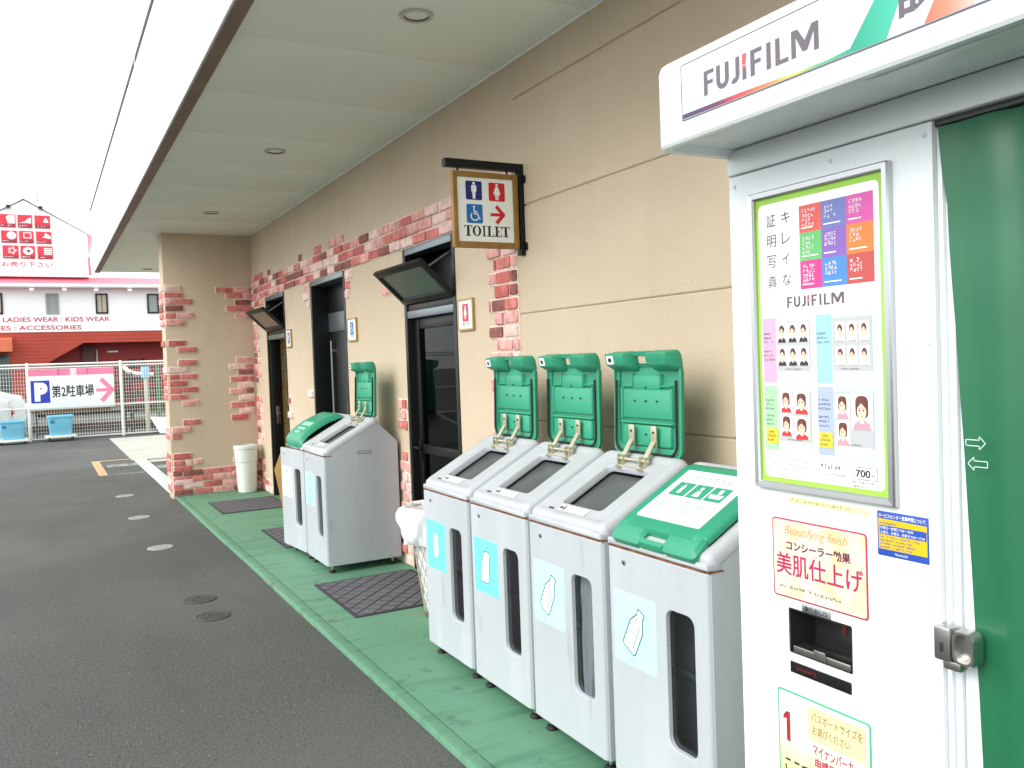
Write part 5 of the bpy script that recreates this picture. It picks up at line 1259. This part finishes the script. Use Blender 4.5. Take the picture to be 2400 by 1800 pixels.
# windows
WG = mat('blind_grey', (150, 156, 152), .5); WT = mat('curtained_pane', (184, 172, 150), .3)
for (x0, x1, mm, fm) in ((.236, .638, WG, WG), (1.797, 2.2, WT, FRAMEB), (-1.4, -1.055, WT, FRAMEB), (-2.6, -2.2, WG, FRAMEB), (3.5, 3.9, WG, FRAMEB)):
    a, b, c, d = fx(x0), fz(3.61), fx(x1), fz(4.33)
    m = MB(); tt = .07
    m.loft(fr, [(a, b, c, d, .005, .0), (a, b, c, d, .005, .06), (a+tt, b+tt, c-tt, d-tt, .005, .06), (a+tt, b+tt, c-tt, d-tt, .005, .01)], fm, 1, True, False); wn = m.build('window', SHOP, 20)
    m = MB(); m.rect(fr, a+tt, b+tt, c-tt, d-tt, .012, mm); m.rect(fr, (a+c)/2-.015, b+tt, (a+c)/2+.015, d-tt, .02, fm) if mm is WT else None; m.build('pane', wn, 0)
LR = mat('shop_letter_red', (196, 62, 86), .5)
m = MB(); f = near_face(SY); D = .012
m.text(f, ': LADIES WEAR : KIDS WEAR', fx(-1.22), fz(3.34), fx(2.23), fz(3.505), D, LR, .012); m.text(f, 'SHOES : ACCESSORIES', fx(-1.78), fz(3.06), fx(1.31), fz(3.215), D, LR, .012)
f2 = near_face(SY+.2); m.text(f2, 'お売り下さい', fx(-1.03), fz(5.25), fx(.51), fz(5.43), D, LR, .012)
m.build('lettering', SHOP, 0)
PICR = mat('picture_red', (212, 44, 66), .5); PICD = mat('picture_dark_red', (150, 46, 62), .5)
cols = [(-1.02, -.55), (-.485, -.052), (.026, .495)]; rowsz = [(6.6, 7.045), (6.07, 6.49), (5.535, 5.98)]
for i, (za, zb) in enumerate(rowsz):
    for j, (xa, xb) in enumerate(cols):
        o_ = i*.02
        a, b, c, d = fx(xa+o_), fz(za), fx(xb+o_), fz(zb); w_ = c-a; h = d-b
        m = MB(); m.slab(f2, a, b, c, d, 0, .04, PICR, .004, .005); pc = m.build('picture_panel', SHOP)
        m = MB(); D = .0412; m.rect(f2, a+.01, b+.01, c-.01, b+h*.24, D, PICD); m.dashes(f2, a+.06*w_, b+h*.08, a+.8*w_, 1, .1, h*.11, D+.001, PAPER, i*3+j, .85)
        U = lambda q: a+q*w_
        Vv = lambda q: b+q*h
        k = i*3+j
        if k == 0: m.poly(f2, [(U(.5), Vv(.3)), (U(.95), Vv(.3)), (U(.95), Vv(.95)), (U(.6), Vv(.95)), (U(.4), Vv(.8))], D+.002, PAPER)
        if k == 1: m.poly(f2, [(U(.08), Vv(.35)), (U(.55), Vv(.38)), (U(.92), Vv(.35)), (U(.92), Vv(.8)), (U(.7), Vv(.7)), (U(.5), Vv(.5))], D+.002, PAPER)
        if k == 2: m.poly(f2, [(U(.55), Vv(.45)), (U(.9), Vv(.45)), (U(.85), Vv(.65)), (U(.72), Vv(.85)), (U(.62), Vv(.65))], D+.002, PAPER)
        if k == 3: m.ell(f2, U(.65), Vv(.6), w_*.3, h*.32, D+.002, PAPER, 16)
        if k == 4: m.ring(f2, U(.3), Vv(.4), U(.85), Vv(.88), .01, w_*.06, D+.002, PAPER)
        if k == 5: m.poly(f2, [(U(.4), Vv(.5)), (U(.95), Vv(.4)), (U(.95), Vv(.62)), (U(.6), Vv(.9)), (U(.55), Vv(.65))], D+.002, PAPER)
        if k == 6:
            for q in range(5): m.ell(f2, U(.6)+w_*.2*math.cos(q*1.257), Vv(.62)+h*.2*math.sin(q*1.257), w_*.1, h*.1, D+.002, mat('picture_pale', (240, 200, 204), .5), 10)
        if k == 7: m.ell(f2, U(.52), Vv(.6), w_*.36, h*.3, D+.002, PAPER, 18); m.ell(f2, U(.56), Vv(.6), w_*.13, h*.12, D+.004, PICD, 14)
        if k == 8:
            for q in range(4): m.rect(f2, U(.42), Vv(.34+q*.14), U(.95), Vv(.44+q*.14), D+.002, mat('picture_cream', (244, 226, 214), .5))
        m.build('picture', pc, 0)
# awning and window at the left edge
m = MB(); m.prism(Fr((fx(-2.8), SY, 0), (0, 1, 0), (0, 0, 1)), [(.0, fz(2.82)), (-.9, fz(2.72)), (-.9, fz(2.32)), (0, fz(2.4))], 0, fx(2.8-.83), mat('orange_awning', (206, 110, 78), .7, var=.08, vs=2)); m.build('awning', SHOP, 0)
m = MB(); m.slab(fr, fx(-2.6), .4, fx(-.93), fz(2.25), .02, .06, mat('dim_shop_glass', (58, 70, 64), .2), .01, .01); m.build('shop_window', SHOP)
